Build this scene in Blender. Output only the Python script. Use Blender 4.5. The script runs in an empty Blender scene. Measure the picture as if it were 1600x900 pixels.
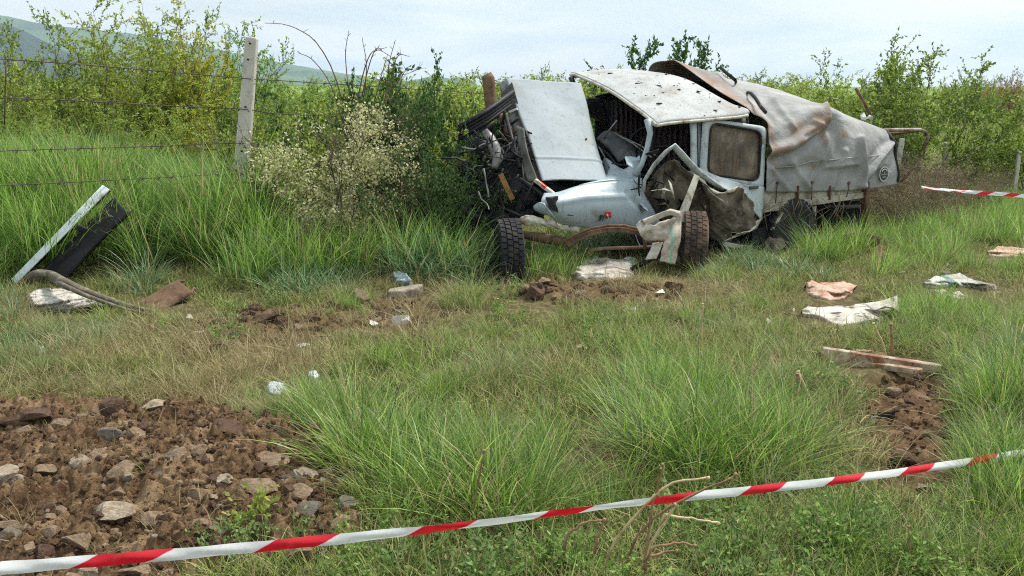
import bpy, bmesh, math, random
import numpy as np
from mathutils import Vector, Matrix, Euler, noise as mnoise
random.seed(7)
RNG = np.random.default_rng(11)
scene = bpy.context.scene
COL = scene.collection

# ------------------------------------------------------------------ camera
F = 1500.0
PITCH = math.atan(310.0 / F)
CAM = Vector((0, 0, 1.6))
cam_d = bpy.data.cameras.new('camera')
cam_d.sensor_width = 36.0
cam_d.lens = 36.0 * F / 1600.0
cam_d.clip_start = 0.05
cam_d.clip_end = 12000
cam = bpy.data.objects.new('camera', cam_d)
COL.objects.link(cam)
cam.location = CAM
cam.rotation_euler = (math.pi / 2 - PITCH, 0, 0)
scene.camera = cam

# ------------------------------------------------------------------ sky and sun
SUN_EL, SUN_AZ = math.radians(56), math.radians(52)    # azimuth clockwise from +Y (view direction)
world = bpy.data.worlds.new('World')
scene.world = world
world.use_nodes = True
wn, wl = world.node_tree.nodes, world.node_tree.links
wn.clear()
def N(nodes, t, **kw):
    n = nodes.new(t)
    for k, v in kw.items():
        setattr(n, k, v)
    return n
w_out = N(wn, 'ShaderNodeOutputWorld')
w_bg = N(wn, 'ShaderNodeBackground')
w_bg.inputs['Strength'].default_value = 0.1
w_sky = N(wn, 'ShaderNodeTexSky', sky_type='NISHITA', sun_disc=False, sun_elevation=SUN_EL, sun_rotation=SUN_AZ)
w_sky.dust_density = 2.0
w_tc = N(wn, 'ShaderNodeTexCoord')
w_sep = N(wn, 'ShaderNodeSeparateXYZ')
wl.new(w_tc.outputs['Generated'], w_sep.inputs[0])
def wmath(op, a, b, clamp=False):
    n = N(wn, 'ShaderNodeMath', operation=op, use_clamp=clamp)
    for i, x in enumerate((a, b)):
        if isinstance(x, (int, float)):
            n.inputs[i].default_value = x
        else:
            wl.new(x, n.inputs[i])
    return n.outputs[0]
zz = wmath('ADD', wmath('MAXIMUM', w_sep.outputs['Z'], 0.0), 0.16)
cx_, cy_ = wmath('DIVIDE', w_sep.outputs['X'], zz), wmath('DIVIDE', w_sep.outputs['Y'], zz)
w_cmb = N(wn, 'ShaderNodeCombineXYZ')
wl.new(cx_, w_cmb.inputs[0]); wl.new(cy_, w_cmb.inputs[1])
w_n1 = N(wn, 'ShaderNodeTexNoise'); w_n1.inputs['Scale'].default_value = 0.85; w_n1.inputs['Detail'].default_value = 7; w_n1.inputs['Roughness'].default_value = 0.55
w_n1.inputs['Distortion'].default_value = 0.6
wl.new(w_cmb.outputs[0], w_n1.inputs['Vector'])
w_map = N(wn, 'ShaderNodeMapping'); w_map.inputs['Location'].default_value = (3.1, 7.7, 0)
wl.new(w_cmb.outputs[0], w_map.inputs['Vector'])
w_n2 = N(wn, 'ShaderNodeTexNoise'); w_n2.inputs['Scale'].default_value = 0.42; w_n2.inputs['Detail'].default_value = 5
wl.new(w_map.outputs[0], w_n2.inputs['Vector'])
w_r1 = N(wn, 'ShaderNodeValToRGB')     # cloud brightness
w_r1.color_ramp.elements[0].position = 0.36; w_r1.color_ramp.elements[0].color = (4.6, 5.8, 6.5, 1)
w_r1.color_ramp.elements[1].position = 0.60; w_r1.color_ramp.elements[1].color = (7.3, 7.6, 7.7, 1)
wl.new(w_n1.outputs['Fac'], w_r1.inputs[0])
w_r2 = N(wn, 'ShaderNodeValToRGB')     # cover: how much of the blue is veiled
w_r2.color_ramp.elements[0].position = 0.36; w_r2.color_ramp.elements[0].color = (0.45, 0.45, 0.45, 1)
w_r2.color_ramp.elements[1].position = 0.60; w_r2.color_ramp.elements[1].color = (1, 1, 1, 1)
wl.new(w_n2.outputs['Fac'], w_r2.inputs[0])
w_mix = N(wn, 'ShaderNodeMixRGB')
wl.new(w_r2.outputs[0], w_mix.inputs[0]); wl.new(w_sky.outputs[0], w_mix.inputs[1]); wl.new(w_r1.outputs[0], w_mix.inputs[2])
wl.new(w_mix.outputs[0], w_bg.inputs['Color'])
wl.new(w_bg.outputs[0], w_out.inputs['Surface'])

sun_d = bpy.data.lights.new('sun', 'SUN')
sun_d.energy = 3.2
sun_d.angle = math.radians(11)
sun_d.color = (1.0, 0.955, 0.88)
sun = bpy.data.objects.new('sun', sun_d)
COL.objects.link(sun)
sdir = Vector((math.sin(SUN_AZ) * math.cos(SUN_EL), math.cos(SUN_AZ) * math.cos(SUN_EL), math.sin(SUN_EL)))
sun.rotation_euler = sdir.to_track_quat('Z', 'Y').to_euler()
sun.location = (0, 0, 30)

scene.view_settings.view_transform = 'Standard'
scene.view_settings.look = 'None'
scene.view_settings.exposure = 0.72
scene.view_settings.gamma = 1.0
scene.view_settings.use_curve_mapping = False
scene.render.engine = 'CYCLES'
scene.cycles.max_bounces = 6
scene.cycles.diffuse_bounces = 3
scene.cycles.glossy_bounces = 2
scene.cycles.transmission_bounces = 4
scene.cycles.transparent_max_bounces = 8
scene.cycles.volume_bounces = 0
scene.cycles.use_denoising = False
scene.cycles.sample_clamp_direct = 3.0
scene.cycles.sample_clamp_indirect = 2.0
scene.cycles.filter_width = 1.1
scene.cycles.caustics_reflective = False
scene.cycles.caustics_refractive = False
HAZE = 0.00024

# ------------------------------------------------------------------ measuring helpers: photograph point at a real distance -> place
CP, SP_ = math.cos(PITCH), math.sin(PITCH)
def ray(px, py):
    u, v = (px - 800) / F, (450 - py) / F
    return Vector((u, CP + v * SP_, -SP_ + v * CP))
def at(px, py, d):
    r = ray(px, py)
    return CAM + r * (d / r.y)
def gnd(px, py, z=0.0):
    r = ray(px, py)
    p = CAM + r * ((z - CAM.z) / r.z)
    return p
def to_px(X, Y, Z):
    z = Z - 1.6
    fw = Y * CP - z * SP_
    up = Y * SP_ + z * CP
    return 800 + F * X / fw, 450 - F * up / fw
TA, TB = 0.85, 0.53                       # heading of the truck, front to rear
TP = Vector((0.27, 8.2, 0))               # near front corner
def NS(px, py, off=0.0):                  # photograph point on the truck's length plane, off metres behind its near side
    r = ray(px, py)
    n = Vector((-TB, TA))
    p0 = Vector((TP.x - TB * off, TP.y + TA * off))
    t = n.dot(p0) / n.dot(Vector((r.x, r.y)))
    return CAM + r * t

# ------------------------------------------------------------------ numpy noise
_tab = RNG.random((256, 256))
def vnoise(x, y):
    xi, yi = np.floor(x).astype(int), np.floor(y).astype(int)
    fx, fy = x - xi, y - yi
    fx, fy = fx * fx * (3 - 2 * fx), fy * fy * (3 - 2 * fy)
    a, b = _tab[xi % 256, yi % 256], _tab[(xi + 1) % 256, yi % 256]
    c, d = _tab[xi % 256, (yi + 1) % 256], _tab[(xi + 1) % 256, (yi + 1) % 256]
    return (a * (1 - fx) + b * fx) * (1 - fy) + (c * (1 - fx) + d * fx) * fy
def fbm(x, y, o=4, g=0.5):
    s, a, t = 0, 1.0, 0
    for i in range(o):
        s = s + a * vnoise(x * 2 ** i + 17.3 * i, y * 2 ** i + 9.1 * i)
        t += a
        a *= g
    return s / t
def sstep(a, b, x):
    t = np.clip((x - a) / (b - a), 0, 1)
    return t * t * (3 - 2 * t)
def in_poly(px, py, poly):
    px, py = np.asarray(px, float), np.asarray(py, float)
    r = np.zeros(px.shape, bool)
    j = len(poly) - 1
    for i in range(len(poly)):
        xi, yi = poly[i]; xj, yj = poly[j]
        c = ((yi > py) != (yj > py)) & (px < (xj - xi) * (py - yi) / (yj - yi + 1e-9) + xi)
        r ^= c
        j = i
    return r
def seg_d(px, py, pts):
    d = np.full(np.shape(px), 1e9)
    for (ax, ay), (bx, by) in zip(pts[:-1], pts[1:]):
        vx, vy = bx - ax, by - ay
        t = np.clip(((px - ax) * vx + (py - ay) * vy) / (vx * vx + vy * vy + 1e-9), 0, 1)
        d = np.minimum(d, np.hypot(px - ax - t * vx, py - ay - t * vy))
    return d

# ------------------------------------------------------------------ material helper
def srgb(r, g, b):
    f = lambda c: ((c / 255.0 + 0.055) / 1.055) ** 2.4 if c > 10 else c / 255.0 / 12.92
    return (f(r), f(g), f(b), 1)
def rgba(c):
    return tuple(c) if len(c) == 4 else tuple(c) + (1,)
class Mat:
    def __init__(s, name, rough=0.7, metal=0.0, spec=0.4):
        s.m = bpy.data.materials.new(name); s.m.use_nodes = True
        s.n, s.l = s.m.node_tree.nodes, s.m.node_tree.links
        s.b = s.n['Principled BSDF']; s.out = s.n['Material Output']
        s.b.inputs['Roughness'].default_value = rough
        s.b.inputs['Metallic'].default_value = metal
        s.b.inputs['Specular IOR Level'].default_value = spec
        s.tc = s.n.new('ShaderNodeTexCoord')
    def put(s, sock, v):
        if hasattr(v, 'is_linked') or isinstance(v, bpy.types.NodeSocket):
            s.l.new(v, sock)
        else:
            sock.default_value = v
    def noise(s, scale, detail=4, rough=0.55, dist=0.0, stretch=None, coord='Object', loc=(0, 0, 0)):
        mp = s.n.new('ShaderNodeMapping'); mp.inputs['Location'].default_value = loc
        if stretch: mp.inputs['Scale'].default_value = stretch
        s.l.new(s.tc.outputs[coord], mp.inputs['Vector'])
        t = s.n.new('ShaderNodeTexNoise')
        t.inputs['Scale'].default_value = scale; t.inputs['Detail'].default_value = detail
        t.inputs['Roughness'].default_value = rough; t.inputs['Distortion'].default_value = dist
        s.l.new(mp.outputs[0], t.inputs['Vector'])
        return t.outputs['Fac']
    def vor(s, scale, feature='F1', coord='Object'):
        t = s.n.new('ShaderNodeTexVoronoi'); t.feature = feature; t.inputs['Scale'].default_value = scale
        s.l.new(s.tc.outputs[coord], t.inputs['Vector'])
        return t
    def ramp(s, fac, stops):
        r = s.n.new('ShaderNodeValToRGB'); e = r.color_ramp.elements
        while len(e) < len(stops): e.new(0.5)
        for x, (p, c) in zip(e, stops):
            x.position = p; x.color = rgba(c) if not isinstance(c, (int, float)) else (c, c, c, 1)
        s.l.new(fac, r.inputs[0])
        return r.outputs['Color']
    def mix(s, fac, a, b, mode='MIX'):
        m = s.n.new('ShaderNodeMixRGB'); m.blend_type = mode
        for k, v in zip((0, 1, 2), (fac, a, b)):
            if isinstance(v, bpy.types.NodeSocket): s.l.new(v, m.inputs[k])
            elif k == 0: m.inputs[0].default_value = v
            else: m.inputs[k].default_value = rgba(v)
        return m.outputs[0]
    def math(s, op, a, b=0.0, clamp=False):
        m = s.n.new('ShaderNodeMath'); m.operation = op; m.use_clamp = clamp
        for k, v in zip((0, 1), (a, b)):
            if isinstance(v, bpy.types.NodeSocket): s.l.new(v, m.inputs[k])
            else: m.inputs[k].default_value = v
        return m.outputs[0]
    def attr(s, name, typ='GEOMETRY'):
        a = s.n.new('ShaderNodeAttribute'); a.attribute_name = name; a.attribute_type = typ
        return a
    def col(s, v): s.put(s.b.inputs['Base Color'], v if isinstance(v, bpy.types.NodeSocket) else rgba(v)); return s
    def rough(s, v): s.put(s.b.inputs['Roughness'], v); return s
    def bump(s, h, strength=0.4, dist=0.02, normal=None):
        b = s.n.new('ShaderNodeBump'); b.inputs['Strength'].default_value = strength; b.inputs['Distance'].default_value = dist
        s.l.new(h, b.inputs['Height']); 
        if normal is not None: s.l.new(normal, b.inputs['Normal'])
        s.l.new(b.outputs[0], s.b.inputs['Normal'])
        return b.outputs[0]

def worn_(name, base, dirt=None, dirt_amt=(0.5, 0.7), scale=3.0, rough=0.6, metal=0.0, spec=0.4, bump=0.25, bs=60, var=0.12, speck=None, speck_scale=55, speck_at=(0.70, 0.74)):
    m = Mat(name, rough, metal, spec)
    b = np.array(base[:3])
    c = m.ramp(m.noise(scale * 2.3, 5), [(0.3, tuple(b * (1 - var))), (0.7, tuple(np.minimum(b * (1 + var), 0.9)))])
    if dirt is not None:
        c = m.mix(m.ramp(m.noise(scale, 8, 0.62, 0.4), [(dirt_amt[0], 0.0), (dirt_amt[1], 1.0)]), c, dirt)
    if speck is not None:
        c = m.mix(m.ramp(m.noise(speck_scale, 3, 0.6), [(speck_at[0], 0.0), (speck_at[1], 1.0)]), c, speck)
    m.col(c)
    m.bump(m.noise(bs, 4), bump, 0.01)
    return m.m

def worn(*a, streak=0.0, streak_col=None, scratch=0.0, **k):
    mt = worn_(*a, **k)
    if streak or scratch:
        n, l = mt.node_tree.nodes, mt.node_tree.links
        b = n['Principled BSDF']; src = b.inputs['Base Color'].links[0].from_socket
        tc = n.new('ShaderNodeTexCoord')
        for amt, sc, st, lo, hi, cc in ((streak, 1.0, (26, 26, 1.6), .56, .70, streak_col or srgb(96, 84, 70)), (scratch, 1.0, (9, 9, 60), .66, .69, srgb(92, 88, 84))):
            if not amt: continue
            mp = n.new('ShaderNodeMapping'); mp.inputs['Scale'].default_value = st
            if cc == srgb(92, 88, 84): mp.inputs['Rotation'].default_value = (.3, .5, .2)
            l.new(tc.outputs['Object'], mp.inputs['Vector'])
            t = n.new('ShaderNodeTexNoise'); t.inputs['Scale'].default_value = sc; t.inputs['Detail'].default_value = 6; t.inputs['Roughness'].default_value = .65
            l.new(mp.outputs[0], t.inputs['Vector'])
            r = n.new('ShaderNodeValToRGB'); r.color_ramp.elements[0].position = lo; r.color_ramp.elements[1].position = hi
            r.color_ramp.elements[0].color = (0, 0, 0, 1); r.color_ramp.elements[1].color = (amt, amt, amt, 1)
            l.new(t.outputs['Fac'], r.inputs[0])
            mx = n.new('ShaderNodeMixRGB'); l.new(r.outputs[0], mx.inputs[0]); l.new(src, mx.inputs[1]); mx.inputs[2].default_value = cc
            src = mx.outputs[0]
        l.new(src, b.inputs['Base Color'])
    return mt
# ------------------------------------------------------------------ object helpers
def tag(o, label=None, cat=None, group=None, kind=None):
    if label: o['label'] = label
    if cat: o['category'] = cat
    if group: o['group'] = group
    if kind: o['kind'] = kind
    return o
def thing(name, label, cat, loc, group=None):
    o = bpy.data.objects.new(name, None)
    o.empty_display_size = 0.1
    COL.objects.link(o); o.location = loc
    return tag(o, label, cat, group)
def wloc(o):
    v = Vector((0, 0, 0))
    while o is not None:
        v = v + Vector(o.location); o = o.parent
    return v
class MB:
    def __init__(s): s.v = []; s.f = []; s.smooth = True
    def add(s, vs, fs):
        o = len(s.v); s.v.extend([tuple(v) for v in vs]); s.f.extend([tuple(i + o for i in f) for f in fs]); return s
    def box(s, c, size, rot=(0, 0, 0), taper=1.0):
        R = Euler(rot).to_matrix(); hx, hy, hz = [k / 2 for k in size]; vs = []
        for z in (-1, 1):
            t = taper if z > 0 else 1.0
            for x, y in ((-1, -1), (1, -1), (1, 1), (-1, 1)):
                vs.append(Vector(c) + R @ Vector((x * hx * t, y * hy * t, z * hz)))
        return s.add(vs, [(3, 2, 1, 0), (4, 5, 6, 7), (0, 1, 5, 4), (1, 2, 6, 5), (2, 3, 7, 6), (3, 0, 4, 7)])
    def beam(s, a, b, w, h, up=Vector((0, 0, 1)), w2=None, h2=None):
        a, b = Vector(a), Vector(b); d = (b - a).normalized()
        sx = d.cross(up).normalized(); sy = sx.cross(d).normalized(); vs = []
        for p, ww, hh in ((a, w, h), (b, w2 or w, h2 or h)):
            for x, y in ((-1, -1), (1, -1), (1, 1), (-1, 1)):
                vs.append(p + sx * x * ww / 2 + sy * y * hh / 2)
        return s.add(vs, [(0, 1, 2, 3), (7, 6, 5, 4), (0, 4, 5, 1), (1, 5, 6, 2), (2, 6, 7, 3), (3, 7, 4, 0)])
    def tube(s, pts, r, n=6, cap=True, flat=1.0):
        pts = [Vector(p) for p in pts]
        rs = r if isinstance(r, (list, tuple)) else [r] * len(pts)
        o = len(s.v); prev = None
        for i, p in enumerate(pts):
            d = (pts[min(i + 1, len(pts) - 1)] - pts[max(i - 1, 0)])
            if d.length < 1e-9: d = Vector((0, 0, 1))
            d.normalize()
            if prev is None:
                prev = d.orthogonal().normalized()
            a = (prev - d * prev.dot(d))
            a = a.normalized() if a.length > 1e-6 else d.orthogonal().normalized()
            prev = a; b = d.cross(a)
            for k in range(n):
                t = 2 * math.pi * k / n
                s.v.append(tuple(p + a * math.cos(t) * rs[i] + b * math.sin(t) * rs[i] * flat))
        for i in range(len(pts) - 1):
            for k in range(n):
                s.f.append((o + i * n + k, o + i * n + (k + 1) % n, o + (i + 1) * n + (k + 1) % n, o + (i + 1) * n + k))
        if cap and n > 2:
            s.f.append(tuple(o + k for k in reversed(range(n))))
            e = o + (len(pts) - 1) * n
            s.f.append(tuple(e + k for k in range(n)))
        return s
    def lathe(s, c, axis, prof, n=24):
        axis = Vector(axis).normalized(); a = axis.orthogonal().normalized(); b = axis.cross(a); o = len(s.v); c = Vector(c)
        for (h, r) in prof:
            for k in range(n):
                t = 2 * math.pi * k / n
                s.v.append(tuple(c + axis * h + (a * math.cos(t) + b * math.sin(t)) * r))
        for i in range(len(prof) - 1):
            for k in range(n):
                s.f.append((o + i * n + k, o + i * n + (k + 1) % n, o + (i + 1) * n + (k + 1) % n, o + (i + 1) * n + k))
        s.f.append(tuple(o + k for k in reversed(range(n)))); e = o + (len(prof) - 1) * n
        s.f.append(tuple(e + k for k in range(n)))
        return s
    def hull(s, pts):
        bm = bmesh.new()
        for p in pts: bm.verts.new(p)
        bmesh.ops.convex_hull(bm, input=bm.verts)
        bm.verts.ensure_lookup_table()
        idx = {}
        used = [v for v in bm.verts if v.link_faces]
        for i, v in enumerate(used): idx[v] = i
        s.add([v.co.copy() for v in used], [tuple(idx[v] for v in f.verts) for f in bm.faces]); bm.free()
        return s
    def build(s, name, mat, parent=None, smooth=None, loc=None, mods=()):
        me = bpy.data.meshes.new(name)
        V = np.array(s.v, float).reshape(-1, 3)
        if parent is not None: base = wloc(parent)
        elif loc is not None: base = Vector(loc)
        else: base = Vector((V[:, 0].mean(), V[:, 1].mean(), V[:, 2].min()))
        V = V - np.array(base)
        me.from_pydata([tuple(v) for v in V], [], s.f)
        me.materials.append(mat); me.update()
        sm = s.smooth if smooth is None else smooth
        me.polygons.foreach_set('use_smooth', [sm] * len(me.polygons))
        o = bpy.data.objects.new(name, me); COL.objects.link(o)
        if parent is not None: o.parent = parent
        else: o.location = base
        for k, kw in mods:
            md = o.modifiers.new(k.lower(), k)
            for a, v in kw.items(): setattr(md, a, v)
        return o
def cr(p0, p1, p2, p3, t):
    return 0.5 * ((2 * p1) + (-p0 + p2) * t + (2 * p0 - 5 * p1 + 4 * p2 - p3) * t * t + (-p0 + 3 * p1 - 3 * p2 + p3) * t ** 3)
def spline(pts, n, lin=False):
    P = [np.array(p, float) for p in pts]; out = []
    m = len(P) - 1
    for k in range(n + 1):
        x = k / n * m; i = min(int(x), m - 1); t = x - i
        if lin: out.append(P[i] * (1 - t) + P[i + 1] * t)
        else: out.append(cr(P[i - 1] if i > 0 else 2 * P[0] - P[1], P[i], P[i + 1], P[i + 2] if i + 2 <= m else 2 * P[m] - P[m - 1], t))
    return out
def grid(rows, nu, nv, lin_u=False, lin_v=False):
    R = [spline(r, nv, lin_v) for r in rows]
    cols = [spline([R[i][j] for i in range(len(R))], nu, lin_u) for j in range(nv + 1)]
    return np.array(cols).transpose(1, 0, 2)          # (nu+1, nv+1, 3)
def gridmb(G):
    nu, nv = G.shape[0] - 1, G.shape[1] - 1
    m = MB(); W = nv + 1
    m.add(G.reshape(-1, 3), [(i * W + j, i * W + j + 1, (i + 1) * W + j + 1, (i + 1) * W + j) for i in range(nu) for j in range(nv)])
    return m
def gnormals(G):
    du = np.gradient(G, axis=0); dv = np.gradient(G, axis=1)
    n = np.cross(du, dv); l = np.linalg.norm(n, axis=2, keepdims=True)
    return n / np.maximum(l, 1e-9)
def dent(G, amp, scale, seed=0, stretch=(1, 1), o=4):
    nrm = gnormals(G)
    nu, nv = G.shape[:2]
    L = np.cumsum(np.linalg.norm(np.diff(G, axis=0, prepend=G[:1]), axis=2), axis=0)
    Mv = np.cumsum(np.linalg.norm(np.diff(G, axis=1, prepend=G[:, :1]), axis=2), axis=1)
    h = fbm(L * scale * stretch[0] + seed * 3.7 + 5, Mv * scale * stretch[1] + seed * 5.1 + 9, o) - 0.5
    return G + nrm * (h * amp * 2)[..., None]
SOL = lambda t: ('SOLIDIFY', dict(thickness=t, offset=0))
BEV = lambda w, s=2: ('BEVEL', dict(width=w, segments=s, limit_method='ANGLE'))
def vcol(o, name, arr):
    a = o.data.color_attributes.new(name, 'FLOAT_COLOR', 'POINT')
    full = np.zeros((len(o.data.vertices), 4), 'f4'); full[:, 3] = 1
    arr = np.asarray(arr, 'f4'); full[:, :arr.shape[1]] = arr
    a.data.foreach_set('color', full.ravel())
# ================================================================== GROUND
SOIL_L = [(-420, 640), (0, 634), (120, 632), (230, 634), (330, 646), (410, 668), (480, 690), (525, 728), (548, 775), (550, 825), (500, 866), (400, 878), (310, 900), (250, 1010), (-420, 1030)]
SOIL_R = [(1335, 612), (1380, 590), (1450, 588), (1520, 612), (1555, 640), (1520, 680), (1500, 730), (1530, 770), (1470, 790), (1390, 770), (1340, 730), (1350, 690), (1320, 650)]
SOIL_M = [(815, 455), (900, 446), (1000, 448), (1080, 455), (1070, 470), (960, 474), (880, 470), (820, 470)]
SOIL_D = [(360, 492), (470, 486), (600, 470), (690, 470), (700, 500), (640, 515), (520, 520), (420, 530), (310, 555), (260, 540), (300, 505)]
SOIL_H = [(905, 715), (950, 700), (1005, 712), (1015, 735), (975, 752), (915, 745)]
SOIL_W = [(1310, 375), (1385, 372), (1390, 398), (1320, 402)]
def masks(X, Y):
    Z = 0 * X
    fwd = np.maximum(Y * CP + 1.6 * SP_, 0.3)
    px = 800 + F * X / fwd; py = 450 - F * (Y * SP_ - 1.6 * CP) / fwd
    jx = (fbm(X * 4, Y * 4, 4) - 0.5) * 110 / np.maximum(Y / 2.5, 1); jy = (fbm(X * 4 + 50, Y * 4 + 20, 4) - 0.5) * 90 / np.maximum(Y / 2.5, 1) ** 1.5
    qx, qy = px + jx, py + jy
    front = Y > 1.0
    mm = {}
    for k, P in (('L', SOIL_L), ('R', SOIL_R), ('M', SOIL_M), ('D', SOIL_D), ('W', SOIL_W), ('H', SOIL_H)):
        mm[k] = (in_poly(qx, qy, P) & front).astype(float)
    return px, py, mm
def blur(a, n=2):
    for _ in range(n):
        a = (a + np.roll(a, 1, 0) + np.roll(a, -1, 0) + np.roll(a, 1, 1) + np.roll(a, -1, 1)) / 5
    return a
def gh0(X, Y):
    X, Y = np.asarray(X, float), np.asarray(Y, float)
    bank = 0.5 * sstep(-1.9, -4.3, X) * sstep(7.7, 9.3, Y) * (1 - 0.5 * sstep(12, 20, Y))
    far = 0.0065 * np.maximum(Y - 14, 0) * (Y < 4000)
    und = (fbm(X * 0.35 + 3, Y * 0.35, 3) - 0.5) * 0.16 * sstep(2, 5, Y) * (1 - 0.65 * sstep(7.2, 8.0, Y) * (1 - sstep(12, 13, Y)) * sstep(-1, 0, X))
    small = (fbm(X * 2.2, Y * 2.2, 3) - 0.5) * 0.07
    return bank + np.minimum(far, 3.0) + und + small
def axis(lo, hi, st, far_lo, far_hi, g=1.22):
    a = list(np.arange(lo, hi, st)); s = st; x = hi
    while x < far_hi: a.append(x); s *= g; x += s
    s = st; x = lo - st; b = []
    while x > far_lo: b.append(x); s *= g; x -= s
    return np.array(b[::-1] + a)
xs = axis(-4.2, 4.4, 0.03, -2600, 2600); ys = axis(1.7, 9.8, 0.03, -60, 4200)
GX, GY = np.meshgrid(xs, ys, indexing='ij')
gpx, gpy, gm = masks(GX, GY)
mL, mR, mM, mD, mW, mH = [blur(gm[k], 3) for k in 'LRMDWH']
mW = np.clip(mW + mH, 0, 1)
soil_h = lambda X, Y: ((fbm(X * 5, Y * 5, 4) - 0.42) * 0.17 + (np.abs(fbm(X * 13 + 7, Y * 13, 4) - 0.5) * -0.16 + 0.03) + (fbm(X * 34, Y * 34 + 3, 3) - 0.5) * 0.05)
GZ = gh0(GX, GY)
GZ = GZ + mR * (-0.09 + 0.8 * soil_h(GX, GY)) + mM * (0.03 + 0.6 * soil_h(GX, GY)) + mD * 0.35 * soil_h(GX, GY) + mW * (0.04 + 0.5 * soil_h(GX, GY)) - mL * 0.03
GZ = GZ + (fbm(GX * 9, GY * 9, 3) - 0.5) * 0.03 * (np.abs(GX) < 6) * (GY < 12)
def gz(x, y):                                  # ground height at a place, from the sheet itself
    x = np.atleast_1d(np.asarray(x, float)); y = np.atleast_1d(np.asarray(y, float))
    i = np.clip(np.searchsorted(xs, x) - 1, 0, len(xs) - 2); j = np.clip(np.searchsorted(ys, y) - 1, 0, len(ys) - 2)
    tx = np.clip((x - xs[i]) / (xs[i + 1] - xs[i]), 0, 1); ty = np.clip((y - ys[j]) / (ys[j + 1] - ys[j]), 0, 1)
    return (GZ[i, j] * (1 - tx) + GZ[i + 1, j] * tx) * (1 - ty) + (GZ[i, j + 1] * (1 - tx) + GZ[i + 1, j + 1] * tx) * ty
def on_ground(px, py):
    p = gnd(px, py)
    for _ in range(4):
        p = gnd(px, py, float(gz(p.x, p.y)[0]))
    return p

m = Mat('soil_thatch', 0.95, spec=0.15)
a_ = m.attr('ground'); sep = m.n.new('ShaderNodeSeparateColor'); m.l.new(a_.outputs['Color'], sep.inputs[0])
soilc = m.ramp(m.noise(9, 8, 0.65), [(0.25, srgb(50, 36, 26)), (0.5, srgb(92, 69, 49)), (0.75, srgb(138, 112, 84))])
soilc = m.mix(m.ramp(m.noise(60, 4), [(0.6, 0.0), (0.72, 0.7)]), soilc, srgb(160, 132, 108))
thatch = m.ramp(m.noise(14, 8, 0.7, 0.5), [(0.25, srgb(50, 46, 28)), (0.5, srgb(88, 80, 52)), (0.75, srgb(140, 126, 92))])
farg = m.ramp(m.noise(0.35, 8, 0.6), [(0.3, srgb(88, 118, 52)), (0.5, srgb(112, 142, 66)), (0.72, srgb(138, 146, 84))])
farg = m.mix(m.ramp(m.noise(2.2, 6, 0.7), [(0.56, 0.0), (0.66, 0.75)]), farg, srgb(120, 98, 74))
c = m.mix(sep.outputs[2], thatch, farg)
c = m.mix(sep.outputs[0], c, soilc)
m.col(c); m.bump(m.noise(70, 6, 0.7), 0.6, 0.02)
SOILTH = m.m
gmb = gridmb(np.dstack([GX, GY, GZ]))
ground = gmb.build('ground', SOILTH, loc=(0, 0, 0)); tag(ground, kind='structure')
soilmask = np.clip(mL + mR + 0.75 * mM + 0.6 * mD + mW, 0, 1)
vcol(ground, 'ground', np.stack([soilmask.ravel(), 0 * soilmask.ravel(), sstep(10, 15, GY).ravel()], 1))

# dug-up soil in the left foreground, a fine heap of clods lying on the ground sheet
sx = np.arange(-3.3, -0.25, 0.0105); sy = np.arange(1.75, 4.75, 0.0125)
SX, SY = np.meshgrid(sx, sy, indexing='ij')
_, _, sm_ = masks(SX, SY)
sL = blur(sm_['L'], 9)
def mound(X, Y):
    b = 0.035 + (fbm(X * 2.1 + 4, Y * 2.1, 3) - 0.35) * 0.16
    c1 = 1 - np.abs(2 * fbm(X * 7, Y * 7, 3) - 1)
    c2 = 1 - np.abs(2 * fbm(X * 19 + 3, Y * 19, 3) - 1)
    return b + (0.8 - c1) * 0.07 + (0.75 - c2) * 0.052 + (fbm(X * 42, Y * 42, 2) - 0.5) * 0.06
SZ = gz(SX.ravel(), SY.ravel()).reshape(SX.shape) + np.where(sL > 0, sstep(0.02, 0.75, sL) * np.maximum(mound(SX, SY), 0.012) - 0.02 * (sL < 0.3), -0.06)
def mz(x, y):
    i = int(np.clip((x - sx[0]) / 0.0105, 0, len(sx) - 1)); j = int(np.clip((y - sy[0]) / 0.0125, 0, len(sy) - 1))
    return max(float(SZ[i, j]), float(gz(x, y)[0]))
smb = MB(); idx = -np.ones(SX.shape, int); keep = sL > 0.015
kv = np.argwhere(keep); idx[keep] = np.arange(len(kv))
smb.v = [tuple(p) for p in np.stack([SX[keep], SY[keep], SZ[keep]], 1)]
q = np.stack([idx[:-1, :-1], idx[1:, :-1], idx[1:, 1:], idx[:-1, 1:]], -1).reshape(-1, 4)
smb.f = [tuple(r) for r in q[(q >= 0).all(1)]]
m = Mat('dug_soil', 0.95, spec=0.12)
c = m.ramp(m.noise(6, 9, 0.68), [(0.28, srgb(60, 43, 29)), (0.43, srgb(110, 84, 60)), (0.57, srgb(148, 120, 90)), (0.74, srgb(192, 168, 134))])
c = m.mix(m.ramp(m.noise(85, 3, 0.6), [(0.60, 0.0), (0.68, 0.7)]), c, srgb(168, 148, 126))
m.col(c); m.bump(m.noise(90, 8, 0.75), 1.0, 0.02)
DUG = m.m
dug = smb.build('soil', DUG, loc=(0, 0, 0), smooth=False); tag(dug, kind='structure')

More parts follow.
